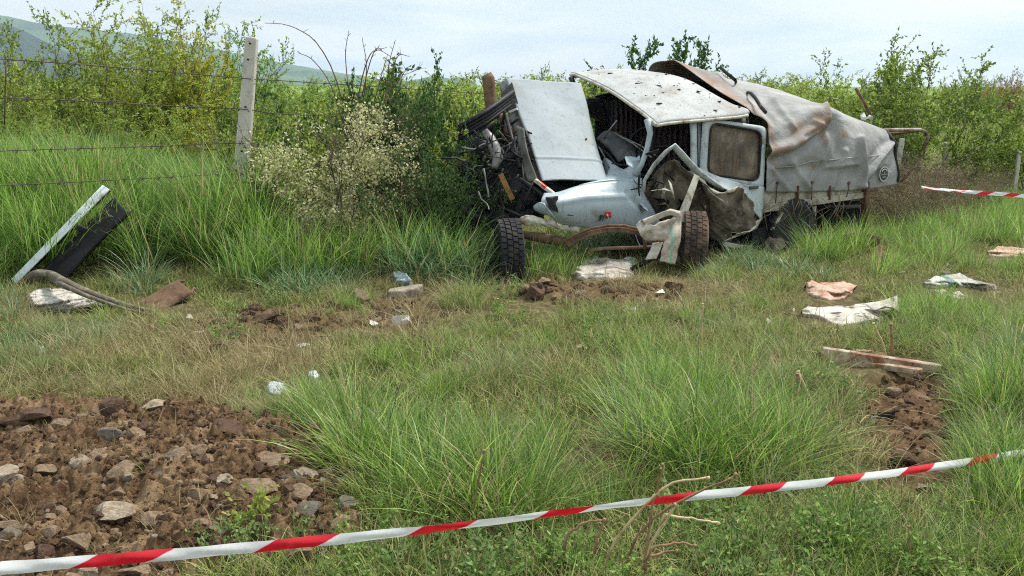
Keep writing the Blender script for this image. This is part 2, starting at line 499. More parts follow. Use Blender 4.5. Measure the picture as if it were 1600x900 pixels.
# ------------------------------------------------------------------ hills far left
def hill(name, line, d, depth, col1, col2, sc, seed):
    top = [np.array(at(x, y, d)) for x, y in line]
    top = np.array(spline(top, 160))
    n = 26; G = np.zeros((161, n + 1, 3))
    for j in range(n + 1):
        t = j / n
        G[:, j, 0] = top[:, 0] * (1 - 0.0 * t); G[:, j, 1] = d - depth * (1 - t) * 1.0
        prof = (t ** 1.15)
        G[:, j, 2] = top[:, 2] * prof + (1 - prof) * 2.0
        G[:, j, 2] += (fbm(G[:, j, 0] * 0.012 + seed, G[:, j, 1] * 0.012, 4) - 0.5) * depth * 0.06 * (0.2 + 0.8 * math.sin(math.pi * t))
    back = G[:, -1:, :].copy(); back[:, :, 1] += depth; back[:, :, 2] = -5
    G = np.concatenate([G, back], 1)
    m = Mat(name + '_cover', 1.0, spec=0.05)
    c = m.ramp(m.noise(sc, 9, 0.65), [(0.35, col1), (0.62, col2)])
    m.col(c)
    o = gridmb(G).build(name, m.m, loc=(0, d, 0)); tag(o, kind='structure'); return o
hill('hill', [(-900, 30), (-500, -10), (-200, 0), (-60, 14), (0, 24), (60, 36), (130, 45), (220, 55), (330, 76), (420, 95), (520, 112), (650, 130), (800, 139), (1000, 142)], 2300, 900,
     srgb(44, 76, 56), srgb(88, 112, 76), 0.006, 3)
hill('wooded_hill', [(-900, -10), (-500, 4), (-200, 16), (-60, 26), (0, 36), (40, 50), (80, 72), (120, 92), (170, 108), (260, 122), (380, 132), (520, 140)], 1700, 500,
     srgb(22, 42, 34), srgb(38, 58, 44), 0.02, 8)
# ================================================================== WRECKED TRUCK
MUD = srgb(106, 92, 76); MUDL = srgb(158, 142, 120)
white_roof = worn('roof_paint', srgb(174, 176, 174), srgb(128, 118, 104), (0.47, 0.74), 3.2, 0.7, 0, 0.25, 0.35, 70, 0.10, srgb(84, 74, 62), 80, (0.58, 0.68), streak=.0, scratch=.5)
white_hood = worn('bonnet_paint', srgb(156, 164, 167), srgb(158, 152, 140), (0.60, 0.80), 3.0, 0.72, 0, 0.2, 0.1, 50, 0.05, srgb(112, 106, 100), 75, (0.62, 0.74), streak=.35, scratch=.6)
white_body = worn('body_paint', srgb(160, 173, 177), srgb(128, 116, 100), (0.60, 0.74), 2.6, 0.4, 0, 0.5, 0.05, 60, 0.04, srgb(84, 72, 60), 38, (0.69, 0.74), streak=.5, scratch=.6)
white_door = worn('door_paint', srgb(178, 186, 186), MUD, (0.56, 0.70), 5.0, 0.5, 0, 0.4, 0.1, 70, 0.06, srgb(80, 68, 56), 46, (0.66, 0.69), streak=.45, scratch=.4)
muddy = worn('muddy_panel', srgb(118, 108, 94), srgb(58, 49, 41), (0.40, 0.60), 3.4, 0.85, 0, 0.25, 0.5, 40, 0.2, srgb(168, 158, 140), 30, (0.66, 0.70))
under = worn('underside_shade_black', srgb(20, 20, 20), srgb(40, 36, 32), (.55, .75), 5, .9, 0, .1)  # near-black colour paints the shade under the bed into its parts
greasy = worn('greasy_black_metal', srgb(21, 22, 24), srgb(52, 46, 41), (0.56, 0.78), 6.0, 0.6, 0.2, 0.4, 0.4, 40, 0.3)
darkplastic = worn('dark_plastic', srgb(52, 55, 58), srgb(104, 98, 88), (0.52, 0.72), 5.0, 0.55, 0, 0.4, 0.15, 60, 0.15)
greymetal = worn('grey_metal', srgb(128, 126, 122), srgb(82, 72, 62), (0.5, 0.7), 7.0, 0.5, 0.3, 0.5, 0.2, 50, 0.15)
rust = worn('rusty_steel', srgb(112, 86, 66), srgb(70, 52, 40), (0.45, 0.65), 9.0, 0.85, 0.1, 0.3, 0.4, 60, 0.25, srgb(150, 132, 112), 30, (0.66, 0.72))
cream_edge = worn('cream_frame', srgb(190, 186, 170), srgb(120, 96, 72), (0.5, 0.66), 7.0, 0.6, 0, 0.3, 0.2, 60, 0.12)
m = Mat('tyre_rubber', 0.85, spec=0.25)
m.col(m.mix(m.ramp(m.noise(7, 6), [(0.5, 0.0), (0.72, 0.6)]), srgb(44, 45, 47), srgb(96, 88, 78))); m.bump(m.noise(60, 3), 0.3, 0.01)
RUBBER = m.m
m = Mat('muddy_tyre', 0.95, spec=0.1)
m.col(m.mix(m.ramp(m.noise(6, 7, 0.7), [(0.4, 0.0), (0.62, 1.0)]), srgb(64, 57, 52), srgb(122, 102, 88))); m.bump(m.noise(40, 5), 0.5, 0.02)
MUDTYRE = m.m
m = Mat('seat_cloth', 0.95, spec=0.1)
w = m.n.new('ShaderNodeTexWave'); w.wave_type = 'BANDS'; w.bands_direction = 'X'; w.inputs['Scale'].default_value = 5.5; w.inputs['Distortion'].default_value = 3.0; w.inputs['Detail Scale'].default_value = 1.2
m.l.new(m.tc.outputs['Object'], w.inputs['Vector'])
m.col(m.ramp(w.outputs['Fac'], [(0.2, srgb(40, 34, 36)), (0.8, srgb(84, 72, 72))]))
CLOTH = m.m
m = Mat('muddy_glass', 0.35, spec=0.5)
c = m.ramp(m.noise(3.0, 8, 0.65, 0.3), [(0.34, srgb(36, 33, 32)), (0.5, srgb(88, 78, 68)), (0.66, srgb(150, 136, 118))])
c = m.mix(m.ramp(m.noise(11, 6, 0.65, 0, (5, 5, 0.35)), [(0.48, 0.0), (0.62, 0.8)]), c, srgb(112, 84, 58))
c = m.mix(m.ramp(m.noise(50, 4), [(0.66, 0.0), (0.70, 0.9)]), c, srgb(44, 36, 30))
m.col(c); m.rough(m.ramp(m.noise(5, 5), [(0.4, 0.25), (0.6, 0.8)]))
MUDGLASS = m.m
seal = worn('rubber_seal', srgb(34, 34, 34), srgb(80, 72, 62), (0.5, 0.7), 9, 0.8, 0, 0.3)
m = Mat('indicator_lens', 0.3, spec=0.5); m.col(m.ramp(m.noise(14, 3), [(0.45, srgb(196, 52, 28)), (0.6, srgb(206, 92, 50))])); LENS = m.m
m = Mat('red_sticker', 0.5); m.col(srgb(186, 34, 34)); RED = m.m
m = Mat('black_print', 0.5); m.col(srgb(22, 22, 24)); BLACK = m.m
m = Mat('pale_print', 0.6); m.col(srgb(196, 196, 188)); PALE = m.m
m = Mat('dark_print', 0.6); m.col(m.ramp(m.noise(30, 3), [(0.4, srgb(48, 50, 46)), (0.6, srgb(74, 76, 70))])); DARKP = m.m

truck = thing('crashed_truck', 'wrecked white crew cab truck with torn front and grey tarpaulin over its bed', 'truck', (2.2, 9.6, float(gz(2.2, 9.6)[0])))

def sheet(name, G, mat, parent=truck, t=0.006, **kw):
    return gridmb(G).build(name, mat, parent, mods=[SOL(t)] if t else [], **kw)
def nsr(*pts): return [NS(*p) for p in pts]

# roof: slopes down towards the camera, gutter lip along the near edge
rows = [nsr((890, 121, 1.52), (898, 115, 1.5), (950, 138, .80), (997, 170, .28), (1022, 189, .03), (1026, 195, .0)),
        nsr((905, 120, 1.56), (914, 114, 1.5), (968, 131, .80), (1016, 165, .28), (1046, 184, .02), (1049, 192, .0)),
        nsr((940, 117, 1.56), (950, 109, 1.5), (1012, 120, .80), (1062, 152, .28), (1098, 180, .02), (1101, 187, .0)),
        nsr((985, 116, 1.56), (992, 111, 1.5), (1058, 121, .80), (1112, 150, .28), (1152, 175, .02), (1154, 182, .0)),
        nsr((996, 122, 1.56), (1004, 118, 1.5), (1068, 130, .80), (1126, 158, .28), (1166, 172, .03), (1168, 179, .0))]
G = grid(rows, 40, 60)
G = dent(G, 0.012, 1.6, 2)
sheet('roof', G, white_roof, t=0.025)
gut = [G[0, j] + np.array([-0.004, -0.02, -0.012]) for j in range(6, 58, 3)] + [G[i, 58] + np.array([0, -0.03, -0.01]) for i in range(0, 41, 3)]
MB().tube(gut, 0.016, 6).build('roof_gutter', cream_edge, truck)
mb = MB()                                            # mud crumbs lying on the roof
for k in range(46):
    i, j = random.randint(2, 38), random.randint(8, 52)
    if k < 22: i, j = int(random.gauss(20, 6)) % 39, int(random.gauss(30, 6)) % 52
    if k > 48: i, j = random.randint(0, 9), random.randint(4, 16)
    s = random.choice([.005, .006, .008, .008, .011, .018])
    p = Vector(G[i, j]) + Vector((0, 0, 0.012))
    mb.hull([p + Vector((random.gauss(0, s), random.gauss(0, s), abs(random.gauss(0, s * 0.4)))) for _ in range(9)])
o = mb.build('mud_crumbs', worn('dried_mud', srgb(82, 64, 50), srgb(54, 42, 34), (0.4, 0.6), 12, 0.95), truck, smooth=False); tag(o, kind='stuff')

# bonnet sheet, thrown up and leaning back
rows = [nsr((791, 122, 1.22), (812, 180, .88), (832, 235, .52), (848, 281, .22)),
        nsr((828, 124, 1.17), (848, 181, .80), (868, 236, .46), (880, 281, .18)),
        nsr((872, 127, 1.12), (886, 183, .77), (902, 238, .43), (914, 282, .15)),
        nsr((899, 129, 1.08), (914, 185, .75), (928, 240, .42), (938, 283, .13)),
        nsr((908, 131, 1.08), (923, 188, .76), (937, 243, .43), (948, 284, .14))]
G = dent(dent(grid(rows, 40, 120), 0.022, 1.9, 5, (1, 1), 2), .005, 8, 3)
nr = gnormals(G)
for j in range(121):
    y = j / 120
    G[:, j] += nr[:, j] * (-0.012 * math.exp(-((y - 0.745) / 0.012) ** 2))
sheet('bonnet', G, white_hood, t=0.012)
fl = np.array([[G[0, j], G[0, j] + np.array([-0.02, .10, .0 - 0.02]), G[0, j] + np.array([-0.07 - 0.05 * (j / 120), .16, -0.05])] for j in range(0, 121, 6)])
sheet('bonnet_flange', grid([list(r) for r in fl.transpose(1, 0, 2)], 6, 20), greymetal, t=0.008)
MB().lathe(NS(916, 217, .56), (NS(916, 217, 0) - NS(916, 217, 1)).normalized(), [(-.03, .009), (.02, .009)], 8).build('bonnet_stop', BLACK, truck)

# near wing, bulging, headlamp hole painted as a solid dark block
rows = [nsr((850, 302, .10), (846, 316, .04), (858, 336, .02), (872, 347, .03), (884, 352, .06)),
        nsr((872, 300, .06), (866, 312, -.02), (876, 330, -.05), (890, 344, -.03), (905, 354, .03)),
        nsr((905, 290, .05), (905, 306, -.04), (908, 326, -.07), (916, 342, -.05), (925, 357, .02)),
        nsr((950, 284, .04), (950, 303, -.04), (950, 322, -.07), (952, 341, -.05), (955, 360, .02)),
        nsr((985, 281, .02), (986, 300, -.03), (988, 320, -.05), (990, 345, -.03), (992, 366, .02)),
        nsr((1002, 278, .03), (1005, 300, .02), (1016, 320, .02), (1028, 340, .02), (1036, 362, .03))]
G = dent(grid(rows, 40, 26), 0.006, 1.5, 8)
nr = gnormals(G); P = G.reshape(-1, 3); ppx, ppy = to_px(P[:, 0], P[:, 1], P[:, 2])
sg = -1 if nr[20, 13][1] > 0 else 1
ln = np.exp(-(seg_d(ppx, ppy, [(870, 318), (915, 309), (985, 306)]) / 3.5) ** 2) * 0.014 - np.exp(-(seg_d(ppx, ppy, [(980, 300), (1016, 340)]) / 4) ** 2) * 0.03
G = G + nr * sg * ln.reshape(G.shape[:2])[..., None]
sheet('front_wing', G, white_body, t=0.008)
# wing top and scuttle running up to the windscreen pillar
rows = [nsr((905, 289, .05), (950, 282, .04), (985, 282, .02), (1000, 280, .03)),
        nsr((926, 284, .20), (956, 275, .20), (984, 272, .12), (1001, 262, .06)),
        nsr((948, 282, .34), (955, 262, .42), (978, 268, .20), (1001, 252, .07)),
        nsr((944, 262, .62), (946, 247, .62), (974, 265, .30), (999, 243, .09))]
sheet('scuttle', dent(grid(rows, 18, 18), 0.008, 2.5, 3), white_body, t=0.01)
mb = MB(); mb.hull([NS(x, y, o) for x, y, o in [(852, 308, .0), (872, 306, -.03), (872, 332, -.05), (858, 326, -.05), (858, 312, .2), (872, 324, .2), (862, 310, -.05)]])
mb.build('headlamp_shade_block', greasy, truck, smooth=False)  # dark block stands for the shade inside the headlamp opening
rows = [nsr((834, 322, .08), (842, 316, .02), (850, 318, -.03)), nsr((836, 328, .07), (848, 324, -.01), (860, 331, -.05)), nsr((846, 334, .07), (858, 336, -.01), (868, 341, -.03))]
sheet('headlamp_surround', grid(rows, 8, 8), white_body, t=0.012)
rows = [nsr((810, 341, .10), (824, 335, .06), (850, 342, .03), (880, 350, .03), (905, 357, .04)), nsr((811, 345, .09), (826, 343, .04), (852, 349, .01), (880, 355, .01), (904, 360, .03)),
        nsr((813, 349, .10), (828, 351, .05), (854, 356, .02), (882, 360, .02), (903, 363, .04))]
sheet('lower_valance', dent(grid(rows, 10, 60), 0.04, 11, 4), cream_edge, t=0.006)
mb = MB(); mb.beam(NS(836, 281, .22), NS(866, 304, .10), .075, .03); mb.build('lamp_housing', cream_edge, truck, mods=[BEV(.006)], smooth=False)
mb = MB(); mb.beam(NS(840, 283.5, .195), NS(853, 293.5, .14), .05, .028); mb.build('indicator_lamp', LENS, truck, mods=[BEV(.004)], smooth=False)
# sticker and digits low on the wing
def decal(name, quad, mat, off=-.075):
    vs = [NS(x, y, off) for x, y in quad]
    vs2 = [v + Vector((0.001, 0.004, 0)) for v in vs]
    return MB().add(vs + vs2, [(3, 2, 1, 0), (4, 5, 6, 7), (0, 1, 5, 4), (1, 2, 6, 5), (2, 3, 7, 6), (3, 0, 4, 7)]).build(name, mat, truck, smooth=False)
decal('wing_sticker', [(945, 331.5), (955, 331), (955, 341), (945, 341.5)], RED)
decal('sticker_figure', [(947.5, 334.5), (949.5, 334), (952, 341), (950, 341.4)], PALE, -.079)
decal('sticker_bar', [(946.5, 338.5), (953.5, 338), (953.5, 339.5), (946.5, 340)], BLACK, -.083)
for q in ([(938, 336), (940.5, 335.6), (938.3, 345), (935.8, 345.4)], [(941, 336.2), (942.4, 336), (940, 342), (938.8, 342)], [(942.5, 337), (944, 336.8), (942.5, 346), (941.2, 346)]):
    decal('wing_digit', q, BLACK)
decal('wing_slot_shade', [(887, 335), (897, 336), (897, 337.6), (887, 336.6)], BLACK, -.06)  # black decal paints the dark of a slot

# cabin: pillars, dark inside, dash, curtains and seats
PIL = lambda name, pts, r, mat=white_body: MB().tube([NS(*p) for p in pts], r, 8, flat=0.6).build(name, mat, truck)
PIL('windscreen_pillar', [(1012, 186, .05), (1016, 208, .04), (1011, 232, .05), (1003, 256, .05), (992, 274, .05)], [.045, .036, .032, .03, .045])
PIL('windscreen_pillar', [(892, 120, 1.5), (905, 160, 1.5), (912, 205, 1.5)], .035, darkplastic)
PIL('door_pillar', [(1083, 184, .05), (1084, 215, .03), (1084, 262, .02), (1086, 300, .04)], [.05, .042, .045, .05], white_door)
PIL('door_pillar', [(1093, 184, .07), (1093, 230, .06), (1094, 280, .05)], .02, white_body)
PIL('door_header', [(1016, 194, .04), (1050, 190, .03), (1086, 186, .03), (1130, 181, .05), (1164, 176, .06)], .022, cream_edge)
PIL('rear_pillar', [(1162, 176, .10), (1162, 186, .10), (1163, 197, .09)], .035, cream_edge)
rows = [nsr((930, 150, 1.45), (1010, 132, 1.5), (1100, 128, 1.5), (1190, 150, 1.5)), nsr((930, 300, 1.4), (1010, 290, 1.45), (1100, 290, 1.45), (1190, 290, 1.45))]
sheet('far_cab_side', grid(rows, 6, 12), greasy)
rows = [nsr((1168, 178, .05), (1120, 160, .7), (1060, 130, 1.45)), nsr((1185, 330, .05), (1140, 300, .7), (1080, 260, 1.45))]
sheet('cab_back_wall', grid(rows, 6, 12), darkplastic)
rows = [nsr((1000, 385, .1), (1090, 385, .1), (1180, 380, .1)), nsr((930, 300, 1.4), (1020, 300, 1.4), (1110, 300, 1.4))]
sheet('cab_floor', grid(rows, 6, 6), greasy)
def curtain(name, x0, x1, y0, y1, off, seed):
    G = grid([nsr((x0, y0, off), (x1, y0 - 3, off)), nsr((x0, y1, off), (x1, y1, off))], 10, 60)
    nrm = gnormals(G); k = np.arange(61)
    w = 0.022 * np.sin(k * 0.75 + seed) + 0.012 * np.sin(k * 1.9)
    return sheet(name, G + nrm * w[None, :, None], CLOTH)
curtain('seat_curtain', 1012, 1082, 188, 300, .42, 1)
curtain('seat_curtain', 955, 1008, 158, 250, .9, 2)
def cushion(name, c, size, rot, mat=CLOTH):
    return MB().box(c, size, rot).build(name, mat, truck, mods=[BEV(.05, 3)])
hd = math.atan2(TB, TA)
cushion('seat_back', NS(1085, 262, .55), (.18, .5, .6), (0, .15, hd)); cushion('seat_back', NS(1040, 240, 1.15), (.18, .5, .6), (0, .15, hd))
cushion('seat_base', NS(1040, 300, .55), (.5, .5, .18), (0, 0, hd))
# dashboard and steering wheel showing through the empty windscreen
rows = [nsr((933, 218, .85), (946, 206, .80), (962, 208, .72), (972, 214, .7)), nsr((950, 232, .62), (965, 216, .60), (982, 224, .50), (990, 232, .5)), nsr((966, 252, .40), (985, 246, .34), (997, 250, .25), (1000, 258, .25))]
sheet('dashboard', dent(grid(rows, 14, 14), 0.02, 4, 3), darkplastic, t=.02)
rows = [nsr((930, 225, .85), (950, 240, .60), (966, 262, .36)), nsr((938, 240, .78), (955, 255, .55), (974, 270, .34))]
sheet('dash_front', grid(rows, 6, 8), greasy, t=.02)
c = NS(1000, 225, .45); ax = Vector((-.75, -.5, .45)).normalized(); a = ax.orthogonal().normalized(); b = ax.cross(a)
MB().tube([c + (a * math.cos(t) + b * math.sin(t)) * .17 for t in np.linspace(0, 6.283, 25)], .012, 6).build('steering_wheel', greasy, truck)
mb = MB()
for p, q in (((938, 226, .78), (964, 188, .6)), ((976, 216, .40), (1024, 243, .05)), ((960, 208, .55), (1018, 246, .05)), ((936, 230, .7), (952, 262, .4))):
    mb.tube([NS(*p), (NS(*p) + NS(*q)) / 2 + Vector((0, 0, .015)), NS(*q)], .008, 5)
mb.build('wiper_linkage', greymetal, truck)
mb = MB()
for k in range(34):
    x, y, o = random.uniform(985, 1035), random.uniform(225, 285), random.uniform(.0, .3)
    p = NS(x, y, o); mb.tube([p, p + Vector((random.gauss(0, .06), random.gauss(0, .06), random.gauss(0, .06))), p + Vector((random.gauss(0, .12), random.gauss(0, .1), random.gauss(-.02, .1)))], random.uniform(.004, .013), 5)
mb.build('torn_wiring', greasy, truck)

# front door: frame bent into a peak, muddy skin crumpled below and behind it
MB().tube([NS(*p) for p in [(1006, 300, -.06), (1007, 282, -.08), (1022, 258, -.12), (1040, 238, -.16), (1053, 228, -.18), (1063, 239, -.17), (1078, 256, -.14), (1093, 271, -.12), (1110, 283, -.12), (1130, 296, -.10)]],
          [.018, .026, .032, .032, .034, .034, .034, .034, .03, .02], 8, flat=.45).build('bent_window_frame', white_door, truck)
rows = [nsr((1012, 292, .02), (1030, 265, -.02), (1052, 250, -.06), (1075, 268, -.08), (1095, 282, -.10), (1120, 300, -.10)),
        nsr((1006, 312, .05), (1035, 300, .0), (1060, 290, .02), (1085, 300, -.02), (1105, 312, -.10), (1128, 322, -.16)),
        nsr((1025, 335, .1), (1045, 330, .06), (1072, 326, .06), (1098, 334, .0), (1116, 345, -.08), (1140, 350, -.12)),
        nsr((1045, 356, .12), (1062, 360, .1), (1085, 362, .08), (1104, 368, .04), (1122, 374, -.04), (1142, 376, -.06))]
G = dent(dent(grid(rows, 50, 60), 0.08, 3.0, 12), .02, 9, 5)
sheet('front_door_skin', G, muddy, t=.006)
rows = [nsr((1092, 278, -.12), (1112, 294, -.16), (1134, 302, -.20), (1150, 290, -.22)),
        nsr((1106, 312, -.13), (1128, 318, -.22), (1150, 316, -.22), (1160, 296, -.16)),
        nsr((1112, 345, -.10), (1142, 350, -.20), (1164, 340, -.16), (1180, 318, -.08)),
        nsr((1128, 368, -.06), (1152, 364, -.14), (1178, 356, -.10), (1192, 340, -.02))]
G = dent(dent(grid(rows, 30, 34), 0.07, 3.4, 21), .016, 9, 7)
sheet('torn_door_panel', G, muddy, t=.006)
edge = [G[i, 0] for i in range(0, 12, 2)]
edge2 = [G[0, j] for j in range(0, 35, 2)]
MB().tube(edge2, [.012 + .008 * math.sin(k) for k in range(len(edge2))], 6, flat=.5).build('torn_edge', cream_edge, truck)
edge3 = [G[30, j] for j in range(0, 35, 2)] + [G[i, 34] for i in range(28, 10, -3)]
MB().tube(edge3, .012, 6, flat=.5).build('torn_edge', cream_edge, truck)
# loose metal strip leaning against the door
MB().beam(NS(1089, 274, -.24), NS(1063, 345, -.30), .055, .014, up=Vector((0, 1, .1)), w2=.085).build('loose_strip', cream_edge, truck, mods=[BEV(.004)])

# torn metal bits hanging round the broken door
for k in range(16):
    r_ = random.Random(300 + k); x, y, o = r_.uniform(985, 1062), r_.uniform(262, 350), r_.uniform(-.10, .12)
    p = NS(x, y, o); L_ = r_.uniform(.10, .26); dv = Vector((r_.gauss(0, .5), r_.gauss(0, .3), r_.gauss(0, 1))).normalized() * L_; wv = Vector((r_.gauss(0, 1), r_.gauss(0, .5), r_.gauss(0, .4))).normalized() * r_.uniform(.02, .07)
    bend = Vector((r_.gauss(0, .03), r_.gauss(0, .04), r_.gauss(0, .02)))
    Gb = grid([[p, p + dv * .5 + bend, p + dv], [p + wv, p + dv * .5 + bend * 1.6 + wv, p + dv + wv * .5]], 4, 8)
    sheet('torn_metal_strip', dent(Gb, .01, 12, k), [muddy, white_body, greasy, cream_edge][k % 4], t=.004)
# rear door with its muddy window
def ring(outer, inner, off, t, name, mat, n=40):
    def rr(q, rad):
        pts = []
        for k in range(4):
            p, a, b = np.array(q[k], float), np.array(q[k - 1], float), np.array(q[(k + 1) % 4], float)
            da, db = (a - p) / np.linalg.norm(a - p), (b - p) / np.linalg.norm(b - p)
            for s in np.linspace(0, 1, 7):
                pts.append(tuple(p + da * rad * (1 - s) ** 2 + db * rad * s ** 2))
        return pts
    O, I = rr(outer, 10), rr(inner, 14); n = len(O); mb = MB()
    cx, cy = np.mean([p[0] for p in inner]), np.mean([p[1] for p in inner])
    vs = [NS(x, y, off) for x, y in O] + [NS(x, y, off - .012) for x, y in [(o[0] * .45 + i[0] * .55, o[1] * .45 + i[1] * .55) for o, i in zip(O, I)]] + [NS(x, y, off) for x, y in I] + [NS(x, y, off + t) for x, y in I] + [NS(x, y, off + t) for x, y in O]
    fs = []
    for r in range(4):
        for k in range(n): fs.append((r * n + k, r * n + (k + 1) % n, (r + 1) * n + (k + 1) % n, (r + 1) * n + k))
    for k in range(n): fs.append((4 * n + k, 4 * n + (k + 1) % n, (k + 1) % n, k))
    return mb.add(vs, fs).build(name, mat, truck), I
rd, I = ring([(1098, 183), (1198, 198), (1193, 297), (1093, 268)], [(1111, 192), (1190, 205), (1185, 283), (1106, 272)], .0, .06, 'rear_door', white_door)
mb = MB(); c = [NS(x, y, .02) for x, y in I]; mb.add(c + [v + Vector((0, .012, 0)) for v in c], [tuple(range(len(c)))[::-1], tuple(range(len(c), 2 * len(c)))]); mb.build('window_pane', MUDGLASS, rd, smooth=False)
MB().tube([NS(x, y, -.008) for x, y in I + I[:1]], .012, 6).build('window_seal', seal, rd)
rows = [nsr((1093, 262, .0), (1120, 276, -.02), (1160, 287, -.02), (1194, 292, .0)), nsr((1094, 270, -.01), (1128, 287, -.05), (1166, 306, -.05), (1193, 318, -.01)), nsr((1100, 282, -.06), (1140, 300, -.10), (1172, 324, -.09), (1191, 345, -.02))]
sheet('rear_door_skin', dent(grid(rows, 14, 26), .014, 3, 31), white_door, t=.012)
MB().box(NS(1178, 293, -.035), (.11, .025, .03), (0, 0, hd)).build('door_handle', darkplastic, rd, mods=[BEV(.006)])
# sill, and a black block painting the dark hollow under the cab
rows = [nsr((1128, 376, -.05), (1150, 381, -.04), (1176, 384, -.02)), nsr((1130, 385, -.05), (1150, 388, -.04), (1174, 391, -.02))]
sheet('sill', grid(rows, 3, 8), cream_edge, t=.03)
rows = [nsr((1150, 368, -.08), (1170, 352, -.06), (1192, 340, -.02)), nsr((1128, 378, -.10), (1152, 370, -.09), (1182, 357, -.04))]
sheet('sill_flap', dent(grid(rows, 5, 10), .01, 5, 3), cream_edge, t=.008)
MB().hull([NS(x, y, o) for x, y, o in [(1176, 358, .05), (1208, 352, .05), (1204, 392, .05), (1172, 392, .05), (1180, 350, .6), (1210, 350, .6), (1190, 385, .6)]]).build('hollow_shade_block', greasy, truck, smooth=False)  # solid black in place of the shaded hollow

# bed: drop side boards, posts, floor and chassis
def board(name, a, b, h_px, off, mat, t=.03):
    (x0, y0), (x1, y1) = a, b
    vs = [NS(x0, y0, off), NS(x1, y1, off), NS(x1, y1 + h_px * .72, off), NS(x0, y0 + h_px, off)]
    bk = [v + Vector((-TB, TA, 0)) * t for v in vs]
    return MB().add(vs + bk, [(3, 2, 1, 0), (4, 5, 6, 7), (0, 1, 5, 4), (1, 2, 6, 5), (2, 3, 7, 6), (3, 0, 4, 7)]).build(name, mat, truck, smooth=False, mods=[BEV(.006)])
bedp = worn('bed_side_paint', srgb(172, 166, 150), srgb(112, 96, 78), (0.5, 0.68), 6, 0.7, 0, 0.3, 0.3, 60, 0.14, srgb(70, 56, 44), 34, (0.66, 0.7))
board('side_board', (1186, 298), (1350, 284), 22, .02, bedp)
board('side_board', (1190, 320), (1351, 300), 13, .0, bedp)
for x in (1246, 1296): MB().beam(NS(x, 290, -.005), NS(x, 318 - (x - 1246) * .12, -.005), .03, .02).build('board_hinge', rust, truck, smooth=False)
MB().beam(NS(1352, 284, .0), NS(1352, 356, .0), .075, .06).build('rear_post', rust, truck, smooth=False, mods=[BEV(.008)])
MB().beam(NS(1272, 322, .03), NS(1271, 357, .05), .03, .03).build('bed_strut', cream_edge, truck, smooth=False)
MB().beam(NS(1222, 331, -.02), NS(1206, 360, .02), .03, .03).build('bed_strut', cream_edge, truck, smooth=False)
rows = [nsr((1190, 328, .04), (1280, 316, .04), (1352, 308, .04)), nsr((1110, 260, 1.6), (1180, 256, 1.6), (1250, 252, 1.6))]
sheet('bed_floor', grid(rows, 4, 8), under, t=.04)
for off in (.45, 1.2): MB().beam(NS(1205 - off * 60, 345 - off * 45, off), NS(1352 - off * 60, 326 - off * 45, off), .07, .12).build('chassis_rail', under, truck, smooth=False)
MB().hull([NS(x, y, o) for x, y, o in [(1290, 330, .25), (1345, 324, .25), (1345, 352, .25), (1290, 352, .25), (1290, 320, .9), (1340, 318, .9), (1340, 340, .9), (1290, 345, .9)]]).build('spare_carrier', under, truck, smooth=False)

for i, (off, q) in enumerate([(.75, [(1196, 330), (1350, 312), (1350, 372), (1200, 385)]), (1.55, [(1130, 262), (1262, 256), (1262, 300), (1130, 320)])]):  # black panels back the gap under the bed, standing in for its shade
    v = [NS(x, y, off) for x, y in q]; MB().add(v + [p + Vector((-TB, TA, 0)) * .03 for p in v], [(3, 2, 1, 0), (4, 5, 6, 7), (0, 1, 5, 4), (1, 2, 6, 5), (2, 3, 7, 6), (3, 0, 4, 7)]).build('under_bed_shade_panel' if i == 0 else 'side_board', under, truck, smooth=False)
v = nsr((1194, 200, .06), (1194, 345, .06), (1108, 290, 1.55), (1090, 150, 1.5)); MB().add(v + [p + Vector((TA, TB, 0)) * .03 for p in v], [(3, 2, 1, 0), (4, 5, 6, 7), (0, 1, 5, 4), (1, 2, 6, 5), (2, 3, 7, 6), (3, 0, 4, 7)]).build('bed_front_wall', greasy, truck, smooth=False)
MB().hull([NS(x, y, o) for x, y, o in [(1250, 330, .3), (1300, 325, .3), (1300, 352, .3), (1250, 365, .3), (1250, 330, .9), (1300, 325, .9), (1300, 350, .9), (1250, 352, .9)]]).build('axle_fill_block', under, truck, smooth=False)  # axle block added in black to darken the space under the bed
